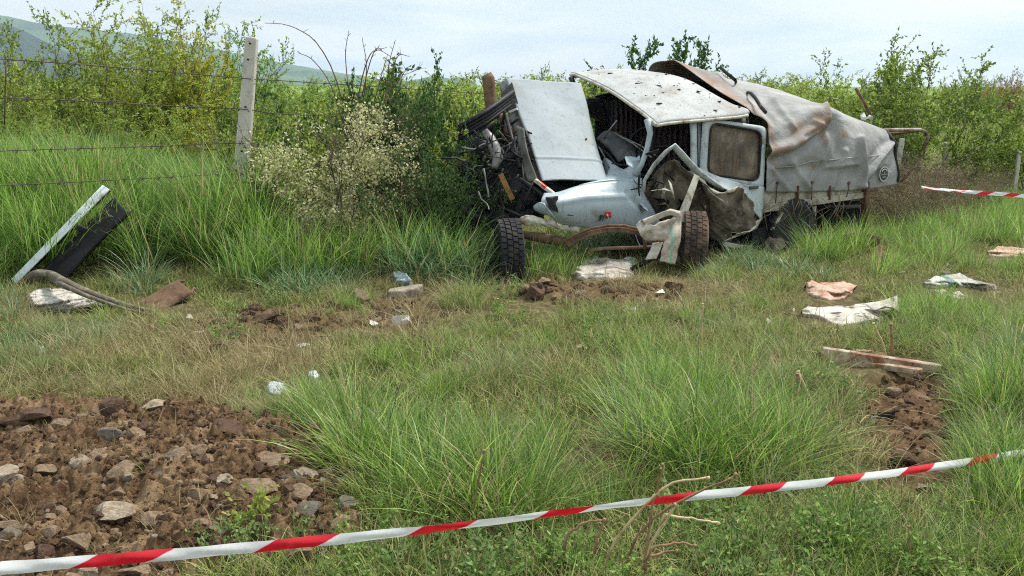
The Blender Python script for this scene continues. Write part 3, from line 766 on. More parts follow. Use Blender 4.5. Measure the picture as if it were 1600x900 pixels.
# wheels
def wheel(name, c, axis, R, W, mat_t, mat_r, parent=None, lug=30, label=None):
    axis = Vector(axis).normalized(); c = Vector(c)
    if parent is None:
        raise ValueError
    h = W / 2
    hub = bpy.data.objects.new(name, None); COL.objects.link(hub); hub.parent = parent; hub.location = c - wloc(parent)
    ty = MB().lathe(c, axis, [(-h * .72, R * .60), (-h * .98, R * .72), (-h, R * .86), (-h * .84, R * .965), (-h * .5, R * .99), (0, R), (h * .5, R * .99), (h * .84, R * .965), (h, R * .86), (h * .98, R * .72), (h * .72, R * .60)], 40).build('tyre', mat_t, hub)
    a = axis.orthogonal().normalized(); b = axis.cross(a); mb = MB()
    for k in range(lug):
        for s in (-.78, -.30, .18, .62):
            t = 2 * math.pi * (k + (0.5 if s in (-.30, .62) else 0)) / lug
            d = a * math.cos(t) + b * math.sin(t); tg = axis.cross(d)
            ctr = c + d * (R * (.985 if abs(s) < .7 else .965)) + axis * (s * h)
            e1, e2 = axis * (h * .20) + tg * (h * .05), tg * (R * .075)
            vs = [ctr - e1 - e2, ctr + e1 - e2, ctr + e1 + e2, ctr - e1 + e2]; up = d * (.022 if mat_t is RUBBER else .012)
            mb.add(vs + [v + up for v in vs], [(4, 5, 6, 7), (0, 1, 5, 4), (1, 2, 6, 5), (2, 3, 7, 6), (3, 0, 4, 7)])
    o = mb.build('tread_blocks', mat_t, hub, smooth=False); tag(o, kind='stuff')
    MB().lathe(c, axis, [(-h * .70, R * .62), (-h * .45, R * .58), (-h * .3, R * .3), (-h * .55, R * .2), (h * .55, R * .2), (h * .3, R * .3), (h * .45, R * .58), (h * .70, R * .62)], 24).build('rim', mat_r, hub)
    return hub
nrm_side = Vector((TB, -TA, 0))
wheel('rear_wheel', NS(1234, 357, .06), nrm_side, .30, .17, RUBBER, rust, truck)
wheel('far_rear_wheel'.replace('far_', ''), NS(1178, 330, 1.45), nrm_side, .30, .17, MUDTYRE, rust, truck)

# torn engine bay; dark sheets added behind its parts to fill the gaps
for nm_, r_ in (('engine_bay_backing', [nsr((716, 214, 1.45), (760, 196, 1.35), (812, 176, 1.3), (850, 170, 1.3)), nsr((708, 280, 1.45), (760, 270, 1.3), (812, 262, 1.25), (850, 262, 1.2)), nsr((716, 345, 1.4), (765, 345, 1.2), (815, 345, 1.0), (850, 340, .9))]),
                ('inner_panel', [nsr((742, 256, .95), (780, 246, .75), (826, 236, .62)), nsr((748, 300, .85), (790, 296, .6), (836, 292, .42)), nsr((762, 338, .75), (796, 344, .45), (832, 338, .22))])):
    sheet(nm_, dent(grid(r_, 24, 24), .10, 3.2, 17), greasy, t=.01)
RAIL = [(718, 207, .95), (760, 183, .95), (802, 152, 1.05)]
mb = MB()
for dz in (-.05, -.017, .017, .05): mb.tube([NS(*p) + Vector((0, -.01 * abs(dz) * 20, dz)) for p in RAIL], .024, 8)
mb.build('front_crossmember', greasy, truck)
MB().hull([NS(x, y, o) for x, y, o in [(782, 148, 1.1), (800, 128, 1.12), (812, 170, .95), (790, 176, 1.0), (785, 150, 1.3), (806, 150, 1.3)]]).build('hinge_bracket', greasy, truck, smooth=False)
MB().tube([NS(*p) for p in [(757, 204, .7), (766, 216, .66), (773, 232, .6), (778, 248, .55), (772, 262, .5)]], [.03, .045, .055, .05, .03], 10).build('air_duct', greymetal, truck)
MB().beam(NS(782, 272, .42), NS(801, 312, .36), .045, .02, up=Vector((0, 1, 0))).build('rusty_bracket', worn('yellow_rust', srgb(150, 112, 60), srgb(110, 66, 44), (.4, .6), 10, .8), truck, smooth=False)
def chunk(name, px, py, off, size, mat, seed, n=14):
    r = random.Random(seed); c = NS(px, py, off)
    pts = [c + Vector((r.uniform(-1, 1) * size[0], r.uniform(-1, 1) * size[1], r.uniform(-1, 1) * size[2])) for _ in range(n)]
    return MB().hull(pts).build(name, mat, truck, smooth=False, mods=[BEV(.012, 2)])
for i, (n_, x, y, o, s) in enumerate([('engine_block', 792, 285, .85, (.30, .25, .28)), ('radiator', 755, 290, 1.15, (.30, .12, .28)), ('gearbox', 850, 275, .8, (.30, .3, .22)), ('battery_box', 735, 262, 1.35, (.2, .2, .2)),
                                      ('inner_wing', 880, 296, .42, (.32, .16, .10)), ('firewall', 905, 250, .95, (.25, .3, .32)), ('air_filter', 820, 235, 1.0, (.16, .18, .14)), ('engine_mount', 770, 325, .8, (.25, .2, .15)), ('steering_box', 818, 318, .4, (.12, .12, .12)), ('front_frame', 740, 320, 1.2, (.25, .2, .2)), ('heater_box', 930, 180, 1.35, (.15, .15, .2)), ('fan_shroud', 768, 258, .95, (.16, .12, .18)), ('alternator', 806, 292, .5, (.10, .10, .10)), ('cylinder_head', 800, 246, .95, (.2, .2, .12)), ('brake_servo', 838, 262, .55, (.10, .10, .12)), ('coolant_tank', 752, 228, .8, (.09, .09, .08)), ('wheel_arch_liner', 740, 338, .7, (.2, .15, .12)), ('sump', 780, 342, .5, (.18, .12, .10))]):
    chunk(n_, x, y, o, s, greasy, 40 + i)
mb = MB()
for p, q, r in [((812, 280, .3), (862, 318, .08), .022), ((816, 292, .28), (856, 312, .12), .014), ((760, 312, .6), (830, 345, .2), .016), ((815, 250, .5), (818, 330, .3), .014), ((833, 285, .2), (822, 322, .2), .010), ((700, 290, 1.2), (790, 330, .6), .02), ((790, 180, .9), (812, 262, .4), .02), ((745, 215, 1.0), (730, 300, 1.1), .02), ((720, 240, 1.2), (770, 250, .8), .015)]:
    a, b = NS(*p), NS(*q); mb.tube([a, (a + b) / 2 + Vector((random.gauss(0, .015), 0, random.gauss(0, .015))), b], r, 6)
mb.build('support_rods', greasy, truck)
mb = MB(); mb2 = MB()
for k in range(150):
    x, y, o = random.uniform(732, 812), random.uniform(205, 335), random.uniform(.45, 1.1)
    if x < 752 and y < 245: continue
    p = NS(x, y, o); pts = [p]
    d = Vector((random.gauss(0, 1), random.gauss(0, .6), random.gauss(0, 1))).normalized()
    for s in range(4):
        d = (d + Vector((random.gauss(0, .5), random.gauss(0, .4), random.gauss(-.1, .5)))).normalized(); pts.append(pts[-1] + d * random.uniform(.04, .10))
    (mb if k % 5 else mb2).tube(pts, random.choice([.004, .006, .009, .014]), 5)
tag(mb.build('engine_hoses', greasy, truck), kind='stuff'); tag(mb2.build('engine_pipes', greymetal, truck), kind='stuff')
rows = [nsr((806, 196, .75), (812, 240, .52), (824, 283, .30)), nsr((818, 200, .62), (826, 243, .40), (842, 285, .20))]
sheet('bonnet_edge_panel', dent(grid(rows, 5, 14), .012, 4, 3), worn('grey_green_primer', srgb(104, 106, 98), srgb(70, 66, 58), (.45, .65), 6, .8), t=.01)
MB().beam(NS(796, 175, .98), NS(808, 170, .92), .03, .02).build('bonnet_catch', PALE, truck, smooth=False)
MB().tube([NS(780, 180, 1.0), NS(795, 205, .9), NS(802, 222, .85)], [.04, .05, .03], 6).build('rusty_pipe', rust, truck)

# tarpaulin over the hoops
T = [nsr((1196, 300, .0), (1198, 262, -.02), (1201, 225, -.03), (1199, 203, .0), (1189, 190, .10), (1130, 152, .62), (1082, 116, 1.05), (1046, 96, 1.32), (1016, 103, 1.6), (1012, 140, 1.72), (1015, 200, 1.7)),
     nsr((1236, 300, .0), (1237, 262, -.03), (1238, 228, -.06), (1238, 202, -.02), (1236, 181, .10), (1180, 150, .60), (1140, 128, .98), (1112, 114, 1.25), (1082, 112, 1.6), (1072, 140, 1.72), (1070, 200, 1.7)),
     nsr((1290, 299, .0), (1290, 262, -.02), (1290, 228, -.03), (1290, 196, .0), (1290, 168, .06), (1258, 155, .45), (1235, 147, .80), (1214, 141, 1.12), (1180, 138, 1.55), (1160, 165, 1.7), (1156, 215, 1.7)),
     nsr((1346, 297, -.02), (1346, 268, -.04), (1346, 240, -.03), (1345, 212, .02), (1342, 190, .14), (1322, 180, .42), (1300, 171, .75), (1282, 165, 1.1), (1250, 165, 1.55), (1235, 190, 1.7), (1232, 232, 1.7)),
     nsr((1402, 288, -.02), (1404, 270, -.02), (1399, 246, .02), (1393, 226, .06), (1386, 207, .16), (1376, 202, .40), (1362, 198, .70), (1345, 195, 1.05), (1318, 200, 1.5), (1305, 215, 1.65), (1300, 250, 1.7))]
G = grid(T, 110, 130)
P = G.reshape(-1, 3); ppx, ppy = to_px(P[:, 0], P[:, 1], P[:, 2]); nr = gnormals(G)
cen = G.reshape(-1, 3).mean(0); s_out = 1 if np.einsum('ijk,ijk->ij', nr, G - cen).mean() > 0 else -1
near = (np.arange(131) / 130 < .86)[None, :] * np.ones((111, 1))
def cz(seg, w, a): return (np.exp(-(seg_d(ppx, ppy, seg) / w) ** 2) * a).reshape(111, 131) * near
H = (cz([(1203, 236), (1240, 226), (1270, 205), (1286, 186)], 8, .06) - cz([(1206, 252), (1245, 240), (1272, 220), (1290, 205)], 6, .045)
     + cz([(1290, 166), (1291, 215), (1284, 250)], 4, .045) - cz([(1300, 190), (1312, 240)], 10, .03)
     + cz([(1345, 215), (1352, 262), (1344, 290)], 4, .05) + cz([(1400, 215), (1372, 252), (1345, 292)], 3.5, .055) - cz([(1380, 225), (1360, 255)], 8, .03)
     + cz([(1120, 120), (1160, 150), (1195, 195)], 6, .035) - cz([(1135, 120), (1180, 156), (1210, 190)], 8, .03)
     + cz([(1052, 100), (1110, 140), (1165, 175)], 8, .03) + cz([(1200, 150), (1250, 175), (1285, 172)], 8, .025) - cz([(1215, 270), (1270, 262), (1330, 272)], 12, .03)
     + cz([(1240, 255), (1262, 290)], 5, .035) + cz([(1206, 262), (1230, 296)], 4, .03) + cz([(1320, 236), (1300, 292)], 4, .035) + cz([(1292, 262), (1340, 256)], 3, .02) + cz([(1210, 160), (1240, 200)], 4, .03) + cz([(1180, 150), (1215, 190)], 4, .025) - cz([(1385, 262), (1352, 284)], 4, .03) + cz([(1060, 112), (1090, 140)], 4, .02) + cz([(1272, 190), (1282, 200), (1275, 208)], 4, .03) - cz([(1255, 214), (1276, 204)], 4, .03))
G = G + nr * s_out * H[..., None]
G = dent(G, .018, 1.5, 3, (1, 1), 2); G = dent(G, .006, 5, 8, (1, .5), 3)
stain = (np.exp(-(seg_d(ppx, ppy, [(1206, 240), (1250, 222), (1284, 190)]) / 6) ** 2) * .8 + np.exp(-(seg_d(ppx, ppy, [(1045, 100), (1110, 135), (1160, 172), (1190, 205)]) / 13) ** 2) * .95
         + np.exp(-(seg_d(ppx, ppy, [(1240, 205), (1286, 176)]) / 8) ** 2) * .7 + np.exp(-(seg_d(ppx, ppy, [(1290, 170), (1286, 225)]) / 2.5) ** 2) * .9 + np.exp(-(seg_d(ppx, ppy, [(1316, 206), (1318, 212)]) / 5) ** 2)
         + np.exp(-(seg_d(ppx, ppy, [(1205, 212), (1215, 260)]) / 7) ** 2) * .6 + np.exp(-(seg_d(ppx, ppy, [(1272, 250), (1276, 262)]) / 5) ** 2) * .6)
m = Mat('tarpaulin_canvas', 0.78, spec=0.25)
c = m.ramp(m.noise(2.6, 7, 0.6, 0.3), [(0.28, srgb(120, 119, 116)), (0.5, srgb(149, 148, 145)), (0.72, srgb(176, 175, 172))])
c = m.mix(m.ramp(m.noise(5, 8, .65, 0, (1, 1, .4)), [(.58, 0.0), (.76, .4)]), c, srgb(112, 100, 88))
a_ = m.attr('stain'); st = m.math('MULTIPLY', a_.outputs['Fac'], m.ramp(m.noise(7, 7, .7), [(.36, 0.0), (.58, 1.0)]))
c = m.mix(m.math('MINIMUM', st, .68), c, srgb(142, 102, 70))
c = m.mix(m.ramp(m.noise(38, 4, .6), [(.68, 0.0), (.73, .7)]), c, srgb(92, 78, 64))
nb_ = m.bump(m.noise(5, 7, .6, 1.2), .5, .04); m.col(c); m.bump(m.noise(16, 5, .6, .8, (1, 1, .5)), .35, .02, nb_)
o = gridmb(G).build('tarpaulin', m.m, truck, mods=[SOL(.006)]); vcol(o, 'stain', np.stack([stain] * 3, 1)); TARP = o
def on_tarp(px, py, lift=.01):
    k = np.argmin(np.hypot(ppx - px, ppy - py) + (1 - near.ravel()) * 1e4)
    return Vector(G.reshape(-1, 3)[k]) + Vector(nr.reshape(-1, 3)[k]) * s_out * lift
MB().tube([on_tarp(x, y, .07) for x, y in [(1120, 119), (1132, 127), (1145, 137), (1158, 147), (1168, 157), (1177, 169), (1184, 182), (1190, 194)]], .018, 6, flat=.6).build('lashing_strap', seal, TARP)
MB().tube([on_tarp(x, y, .0) for x, y in [(1386, 207), (1393, 226), (1399, 246), (1404, 268), (1405, 284)]], .02, 6).build('tarpaulin_hem', seal, TARP)
for k_, x_ in enumerate((1214, 1268, 1326)):
    p_ = on_tarp(x_, 286, .012); q_ = NS(x_ + random.uniform(-4, 4), 318 - (x_ - 1212) * .09, -.03)
    MB().tube([p_, (p_ + q_) / 2 + Vector((random.gauss(0, .02), -.02, 0)), q_], .006, 5).build('lashing_rope', rust, TARP)
    MB().lathe(p_, Vector((TB, -TA, 0)), [(-.004, .018), (.006, .018), (.006, .009)], 10).build('eyelet', rust, TARP)
seam = [on_tarp(x_, y_, .006) for x_, y_ in [(1212, 262), (1240, 258), (1270, 254), (1300, 250), (1330, 247), (1360, 244), (1390, 240)]]
MB().tube(seam, .008, 5, flat=.5).build('canvas_seam', m.m, TARP)
# round emblem printed on the tarpaulin
bc = on_tarp(1379, 272, .02); bn = (Vector((TB, -TA, 0))).normalized(); ba = Vector((TA, TB, 0)).normalized(); bb = Vector((0, 0, 1))
def disc(name, r0, r1, a0, a1, mat, lift, parent):
    mb = MB(); n = 28; vs = []
    for k in range(n + 1):
        t = a0 + (a1 - a0) * k / n; d = ba * math.cos(t) + bb * math.sin(t) * 1.05
        vs += [bc + bn * lift + d * r0, bc + bn * lift + d * r1]
    return mb.add(vs, [(2 * k, 2 * k + 1, 2 * k + 3, 2 * k + 2) for k in range(n)]).build(name, mat, parent, smooth=False, mods=[SOL(.003)])
em = disc('emblem', .0, .068, 0, 6.2832, DARKP, .014, TARP)
for nm, a in (('emblem_ring', (.068, .078, 0, 6.2832, PALE, .016)), ('emblem_arc', (.044, .056, .55, 2.6, PALE, .020))): disc(nm, *a, TARP)
mb = MB(); mb.box(bc + bn * .02 + bb * -.004, (.115, .004, .012), (0, 0, hd)); mb.box(bc + bn * .02 + bb * .014, (.022, .004, .022), (0, 0, hd)); mb.box(bc + bn * .02 + bb * -.03, (.07, .004, .02), (0, 0, hd), .6); mb.build('emblem_bar', worn('grey_print', srgb(128, 132, 128)), TARP, smooth=False)
# hoops sticking out behind and a bent pole on top
MB().tube([NS(*p) for p in [(1378, 204, .3), (1400, 203, .3), (1425, 203, .3), (1438, 203, .3), (1446, 206, .3), (1450, 214, .3), (1447, 224, .3)]], .022, 8).build('tail_hoop', worn('pale_pipe', srgb(150, 140, 128), srgb(104, 78, 60), (.45, .6), 12, .6), truck)
MB().tube([NS(*p) for p in [(1378, 210, .4), (1405, 208, .4), (1436, 204, .35)]], .018, 8).build('tail_hoop', rust, truck)
MB().tube([NS(*p) for p in [(1447, 222, .3), (1444, 240, .3), (1428, 262, .28), (1408, 284, .2)]], .013, 6).build('tail_hoop', rust, truck)
MB().tube([NS(*p) for p in [(1337, 138, .9), (1350, 160, .85), (1361, 182, .8)]], [.02, .018, .02], 6).build('bent_pole', rust, truck)
mb = MB()
for x, y in ((1350, 183), (1357, 184), (1362, 182)): p = NS(x, y, .75); mb.hull([p + Vector((random.gauss(0, .025), random.gauss(0, .02), random.gauss(0, .02))) for _ in range(10)])
mb.build('torn_scraps', PALE, truck, smooth=False)
# dead grass stalks and wires hanging from the bed
mb = MB()
for k in range(26):
    x = random.uniform(1195, 1345); p = NS(x, 300 + random.uniform(-4, 22), -.05)
    mb.tube([p, p + Vector((random.gauss(0, .06), -.02, -.08)), p + Vector((random.gauss(-.08, .08), -.03, random.uniform(-.3, -.12)))], .004, 4)
o = mb.build('hanging_straws', worn('dry_stalk_bits', srgb(120, 104, 78)), truck); tag(o, kind='stuff')
# ================================================================== TORN-OFF FRONT AXLE
wl_ = on_ground(797, 437); wr_ = on_ground(1086, 422)
axle = thing('torn_front_axle', 'torn-off rusty axle with two wheels lying on the grass before the truck', 'axle', ((wl_.x + wr_.x) / 2, (wl_.y + wr_.y) / 2, wl_.z))
dL, dR = wl_.y + .1, wr_.y + .12
wheel('wheel', at(796, 392, dL), (1, .16, .02), .262, .20, RUBBER, greasy, axle, 34)
wheel('wheel', at(1085, 376, dR), (1, -.10, -.03), .262, .205, MUDTYRE, rust, axle, 34)
def axd(x): return dL + (dR - dL) * (x - 797) / 288
brown = worn('rusty_axle_beam', srgb(112, 88, 68), srgb(70, 54, 42), (0.42, 0.66), 8, .85, .1, .3, .4, 50, .2, srgb(160, 140, 118), 30, (.66, .72))
P_ = [(884, 381), (900, 372), (922, 363), (948, 358), (975, 358), (1000, 364), (1022, 376), (1050, 382)]
pts = [at(x, y, axd(x) - .05) for x, y in P_]
mb = MB(); mb.tube(pts, [.045, .042, .040, .038, .038, .040, .042, .04], 4, flat=.55); mb.build('axle_beam', brown, axle, smooth=False, mods=[BEV(.006)])
MB().tube([p + Vector((0, -.03, .034)) for p in pts], .014, 6, flat=1).build('beam_flange', brown, axle)
MB().tube([at(x, y, axd(x) + .08) for x, y in [(812, 366), (850, 372), (890, 380)]], [.03, .045, .04], 8).build('axle_stub', brown, axle)
MB().tube([at(x, y, axd(x) + .1) for x, y in [(916, 398), (926, 390), (944, 388), (985, 387), (1040, 385)]], .016, 8).build('tie_rod', worn('tie_rod_steel', srgb(116, 92, 72), srgb(150, 136, 118), (.5, .7), 10, .7), axle)
MB().tube([at(x, y, axd(x) - .08) for x, y in [(986, 421), (1004, 412), (1022, 402), (1040, 398)]], [.022, .024, .026, .02], 6).build('steering_arm', greasy, axle)
MB().tube([at(x, y, axd(x)) for x, y in [(1007, 374), (1008, 390)]], .016, 6).build('beam_bolt', brown, axle)
chunk_pts = [at(1045 + random.uniform(-22, 26), 385 + random.uniform(-18, 18), dR + random.uniform(-.05, .1)) for _ in range(14)]
MB().hull(chunk_pts).build('steering_knuckle', brown, axle, smooth=False, mods=[BEV(.01)])

# ================================================================== SACKS AND RAGS
def sack_mat(name, base, dirt, stripe=None, sdir='X', spos=(.5, .54), print_=None):
    m = Mat(name, .85, spec=.2)
    c = m.ramp(m.noise(9, 6), [(.3, tuple(np.array(base[:3]) * .86)), (.7, base)])
    c = m.mix(m.ramp(m.noise(6, 8, .7, .6), [(.42, 0.0), (.64, .9)]), c, tuple(np.array(dirt[:3]) * .8))
    if print_: c = m.mix(m.math('MULTIPLY', m.ramp(m.noise(5, 2), [(.52, 0.0), (.58, .85)]), m.ramp(m.noise(40, 3), [(.5, 0.0), (.56, 1.0)])), c, print_)
    if stripe:
        s = m.n.new('ShaderNodeSeparateXYZ'); m.l.new(m.tc.outputs['Generated'], s.inputs[0])
        k = {'X': 0, 'Y': 1, 'Z': 2}[sdir]
        f = m.math('MULTIPLY', m.math('GREATER_THAN', s.outputs[k], spos[0]), m.math('LESS_THAN', s.outputs[k], spos[1]))
        c = m.mix(m.math('MULTIPLY', f, .7), c, stripe)
    m.col(c)
    wv = m.noise(260, 2); m.bump(m.mix(.5, m.noise(16, 6, .65), wv), .5, .02)
    return m.m
def lump(name, outline, h, mat, seed=0, wr=.35, lift=0.02, n_r=24, n_a=110, asym=None):
    O = [on_ground(x, y) for x, y in outline]
    C = sum(O, Vector()) / len(O)
    O = spline([tuple(p) for p in O] + [tuple(O[0])], n_a)[:n_a]
    mb = MB(); vs = [C + Vector((0, 0, h))]; rings = []
    for i in range(1, n_r + 1):
        t = i / n_r
        for k in range(n_a):
            p = np.array(C) * (1 - t) + O[k] * t
            hh = h * (1 - t ** 5.0)
            wv = 1 - abs(2 * fbm(np.array([p[0] * 6 + seed]), np.array([p[1] * 4 + seed * 2]), 2)[0] - 1) * 2.2
            w2 = abs(fbm(np.array([p[0] * 15 + seed + 9]), np.array([p[1] * 10 + seed * 2]), 2)[0] - .5) * 3
            z = float(gz(p[0], p[1])[0]) + lift + hh * (.55 + wr * 2.2 * wv + .9 * (.35 - w2)) + (.6 * h * max(0.0, (p[1] - C.y)) / (abs(max(q[1] for q in O) - C.y) + .01) if n_r > 20 and h < .09 else 0) * (1 - t ** 10)
            if i == n_r: z = float(gz(p[0], p[1])[0]) - .02
            vs.append(Vector((p[0], p[1], z)))
    vs[0].z = vs[1].z
    fs = [(0, 1 + k, 1 + (k + 1) % n_a) for k in range(n_a)]
    for i in range(n_r - 1):
        for k in range(n_a):
            a = 1 + i * n_a + k; b = 1 + i * n_a + (k + 1) % n_a
            fs.append((a, a + n_a, b + n_a, b))
    return mb.add(vs, fs).build(name, mat)
S_PALE = sack_mat('pale_woven_sack', srgb(214, 206, 192), srgb(150, 132, 112))
S_GREEN = sack_mat('green_striped_sack', srgb(214, 206, 190), srgb(146, 128, 108), srgb(120, 186, 160), 'X', (.40, .50))
S_GREEN2 = sack_mat('sack_with_green_band', srgb(222, 214, 202), srgb(168, 150, 132), srgb(110, 190, 165), 'X', (.86, .92))
S_PINK = sack_mat('pink_woven_sack', srgb(206, 182, 162), srgb(190, 128, 104))
S_PRINT = sack_mat('printed_sack', srgb(216, 210, 198), srgb(176, 164, 144), None, print_=srgb(70, 66, 70))
S_TEAL = sack_mat('teal_printed_sack', srgb(206, 206, 196), srgb(150, 140, 118), srgb(52, 112, 116), 'X', (.36, .52))
# sack hanging over the axle
d = dR - .28
sk = thing('draped_sack', 'dirty woven sack with a pale green stripe draped over the axle by the brown tyre', 'sack', at(1035, 415, d), None)
def dsheet(name, rows, nu, nv, mat, parent, amp, sc, seed, t=.005):
    return gridmb(dent(grid([[at(x, y, dd) for x, y, dd in r] for r in rows], nu, nv), amp, sc, seed)).build(name, mat, parent, mods=[SOL(t)])
dsheet('hanging_panel', [[(1046, 343, d), (1040, 368, d - .05), (1034, 392, d - .08), (1030, 408, d - .06)], [(1056, 336, d - .02), (1050, 365, d - .10), (1044, 392, d - .12), (1042, 411, d - .10)], [(1067, 330, d + .02), (1064, 358, d - .06), (1060, 386, d - .07), (1054, 413, d - .06)]], 16, 26, S_GREEN, sk, .03, 8, 2)
dsheet('folded_top', [[(996, 352, d), (1002, 346, d - .03), (1020, 350, d - .03), (1046, 345, d - .02)], [(998, 362, d - .08), (1010, 356, d - .08), (1032, 352, d - .08), (1056, 340, d - .05)], [(1006, 372, d - .05), (1018, 370, d - .08), (1036, 362, d - .07), (1052, 352, d - .04)], [(1024, 376, d), (1034, 378, d - .05), (1042, 374, d - .06), (1048, 366, d - .02)]], 18, 24, S_PALE, sk, .04, 9, 5)
dsheet('rolled_edge', [[(1000, 350, d - .02), (1022, 338, d - .04), (1044, 328, d - .02), (1064, 329, d)], [(1004, 346, d - .10), (1024, 336, d - .07), (1044, 329, d - .06), (1062, 333, d - .05)], [(1008, 354, d - .06), (1026, 345, d - .05), (1046, 337, d - .05), (1060, 340, d - .05)]], 10, 22, S_PALE, sk, .03, 6, 7)
dsheet('torn_tail', [[(1018, 378, d), (1014, 392, d - .04), (1008, 406, d - .04)], [(1034, 378, d - .06), (1030, 394, d - .08), (1026, 404, d - .06)]], 8, 14, S_PALE, sk, .03, 6, 9)
def ridged(x, y, o=3):
    r = 0; a = 1.0
    for k in range(o):
        r = r + a * (1 - np.abs(2 * vnoise(x * 2 ** k + 11 * k, y * 2 ** k + 5 * k) - 1)); a *= .5
    return r / 1.75
def laid_sheet(name, label, cat, top, bot, zfar, mat, seed, amp=.022, group=None, zn=.01, nu=56, nv=22, prof=.8, fr=6.0):
    T = spline([tuple(map(float, p)) for p in top], nu, True); B = spline([tuple(map(float, p)) for p in bot], nu, True)
    G = np.zeros((nu + 1, nv + 3, 3))
    for i in range(nu + 1):
        for j in range(nv + 1):
            v = j / nv; x, y = B[i] * (1 - v) + T[i] * v
            e = min(1.0, 6 * min(i, nu - i) / nu + .35)
            z = zn + (zfar - zn) * v ** prof * e
            p = on_ground(x, y); g = float(gz(p.x, p.y)[0]); p = gnd(x, y, g + z); 
            G[i, j + 1] = (p.x, p.y, g + z)
    Lx, Ly = np.meshgrid(np.arange(nu + 1), np.arange(nv + 1), indexing='ij')
    X_, Y_ = G[:, 1:-1, 0], G[:, 1:-1, 1]
    rd_ = ridged(X_ * fr + seed, Y_ * fr * .8 + seed * 2, 3) - .55
    G[:, 1:-1, 2] += rd_ * amp * 2; G[:, 1:-1, 1] += (ridged(X_ * fr + seed + 40, Y_ * fr, 2) - .5) * amp
    G[:, 0] = G[:, 1] - np.array([0, -.01, .04]); G[:, -1] = G[:, -2] + np.array([0, .05, 0]); G[:, -1, 2] = gz(G[:, -1, 0], G[:, -1, 1]) - .03
    return tag(gridmb(G).build(name, mat, mods=[SOL(.004)]), label, cat, group)
SG = 'woven sacks thrown on the grass'
laid_sheet('woven_sack', 'pale crumpled sack with a green band lying under the torn axle', 'sack', [(893, 428), (903, 416), (916, 408), (930, 399), (946, 406), (962, 408), (980, 403), (994, 405)], [(888, 431), (904, 434), (920, 434), (940, 436), (955, 438), (968, 440), (982, 437), (990, 432)], .07, S_GREEN2, 3, .03, SG, fr=5)
laid_sheet('woven_sack', 'pinkish folded sack on the grass behind the long printed white sack', 'sack', [(1258, 444), (1268, 440), (1290, 440), (1312, 441), (1340, 445)], [(1262, 458), (1276, 464), (1296, 468), (1318, 466), (1332, 456)], .04, S_PINK, 11, .02, SG, fr=7)
o = laid_sheet('woven_sack', 'long white sack with dark print and a raised folded end on the grass', 'sack', [(1253, 485), (1264, 480), (1300, 480), (1330, 478), (1360, 474), (1384, 470), (1402, 464)], [(1254, 492), (1280, 496), (1296, 502), (1312, 508), (1336, 505), (1362, 501), (1384, 498)], .045, S_PRINT, 17, .014, SG, fr=4)
p = on_ground(1390, 496); dd = p.y - .03
gridmb(dent(grid([[at(x, y, q) for x, y, q in r] for r in [[(1352, 476, dd + .14), (1366, 486, dd + .02), (1382, 478, dd - .06)], [(1378, 470, dd + .16), (1388, 478, dd + .03), (1398, 482, dd - .08)], [(1402, 463, dd + .14), (1404, 478, dd + .04), (1405, 491, dd - .03)]]], 14, 14), .012, 8, 4)).build('folded_flap', S_PRINT, o, mods=[SOL(.005)])
laid_sheet('woven_sack', 'grey white sack with a teal print and a thin trailing tail on the grass', 'sack', [(1443, 443), (1456, 435), (1480, 428), (1500, 427), (1516, 435), (1538, 442), (1558, 448)], [(1448, 448), (1462, 449), (1482, 446), (1500, 446), (1516, 446), (1538, 451), (1556, 454)], .045, S_TEAL, 23, .018, SG, fr=6)
laid_sheet('woven_sack', 'small torn white rag in front of the sack with teal print', 'rag', [(1458, 456), (1472, 453), (1484, 459), (1498, 456), (1508, 462)], [(1462, 464), (1474, 468), (1486, 466), (1496, 469), (1506, 467)], .025, S_PALE, 29, .018, SG, nu=30, nv=10, fr=9)
laid_sheet('woven_sack', 'flat pinkish sack farthest off on the grass near the barrier tape', 'sack', [(1542, 392), (1560, 387), (1600, 388), (1630, 391)], [(1546, 399), (1564, 402), (1596, 400), (1626, 401)], .03, S_PINK, 31, .02, SG)
laid_sheet('plastic_rag', 'pale blue crumpled plastic piece beside the concrete slab', 'plastic scrap', [(612, 430), (620, 425), (632, 427), (644, 441)], [(618, 441), (626, 446), (634, 447), (642, 446)], .08, worn('bluish_plastic', srgb(170, 188, 194), srgb(140, 142, 138), (.55, .7), 8, .5), 37, .03, nu=24, nv=14, fr=9)
for lab, x, y, w, s in (('crumpled white plastic bag lying at the left edge of the tall tussock', 432, 607, 17, 41), ('small scrap of white plastic half hidden in the tussock', 490, 587, 9, 43), ('tiny bluish white scrap in the grass under the black bumper', 64, 548, 9, 47)):
    laid_sheet('plastic_bag', lab, 'plastic scrap', [(x - w * .8, y - w * .25), (x - w * .3, y - w * .55), (x + w * .4, y - w * .5), (x + w, y - w * .1)], [(x - w, y + w * .2), (x - w * .4, y + w * .5), (x + w * .3, y + w * .5), (x + w * .9, y + w * .2)], .035 if w > 12 else .025, worn('white_plastic', srgb(196, 200, 210), srgb(150, 152, 160), (.5, .65), 20, .45, 0, .5, .5, 60), s, .02, nu=26, nv=14, fr=14)

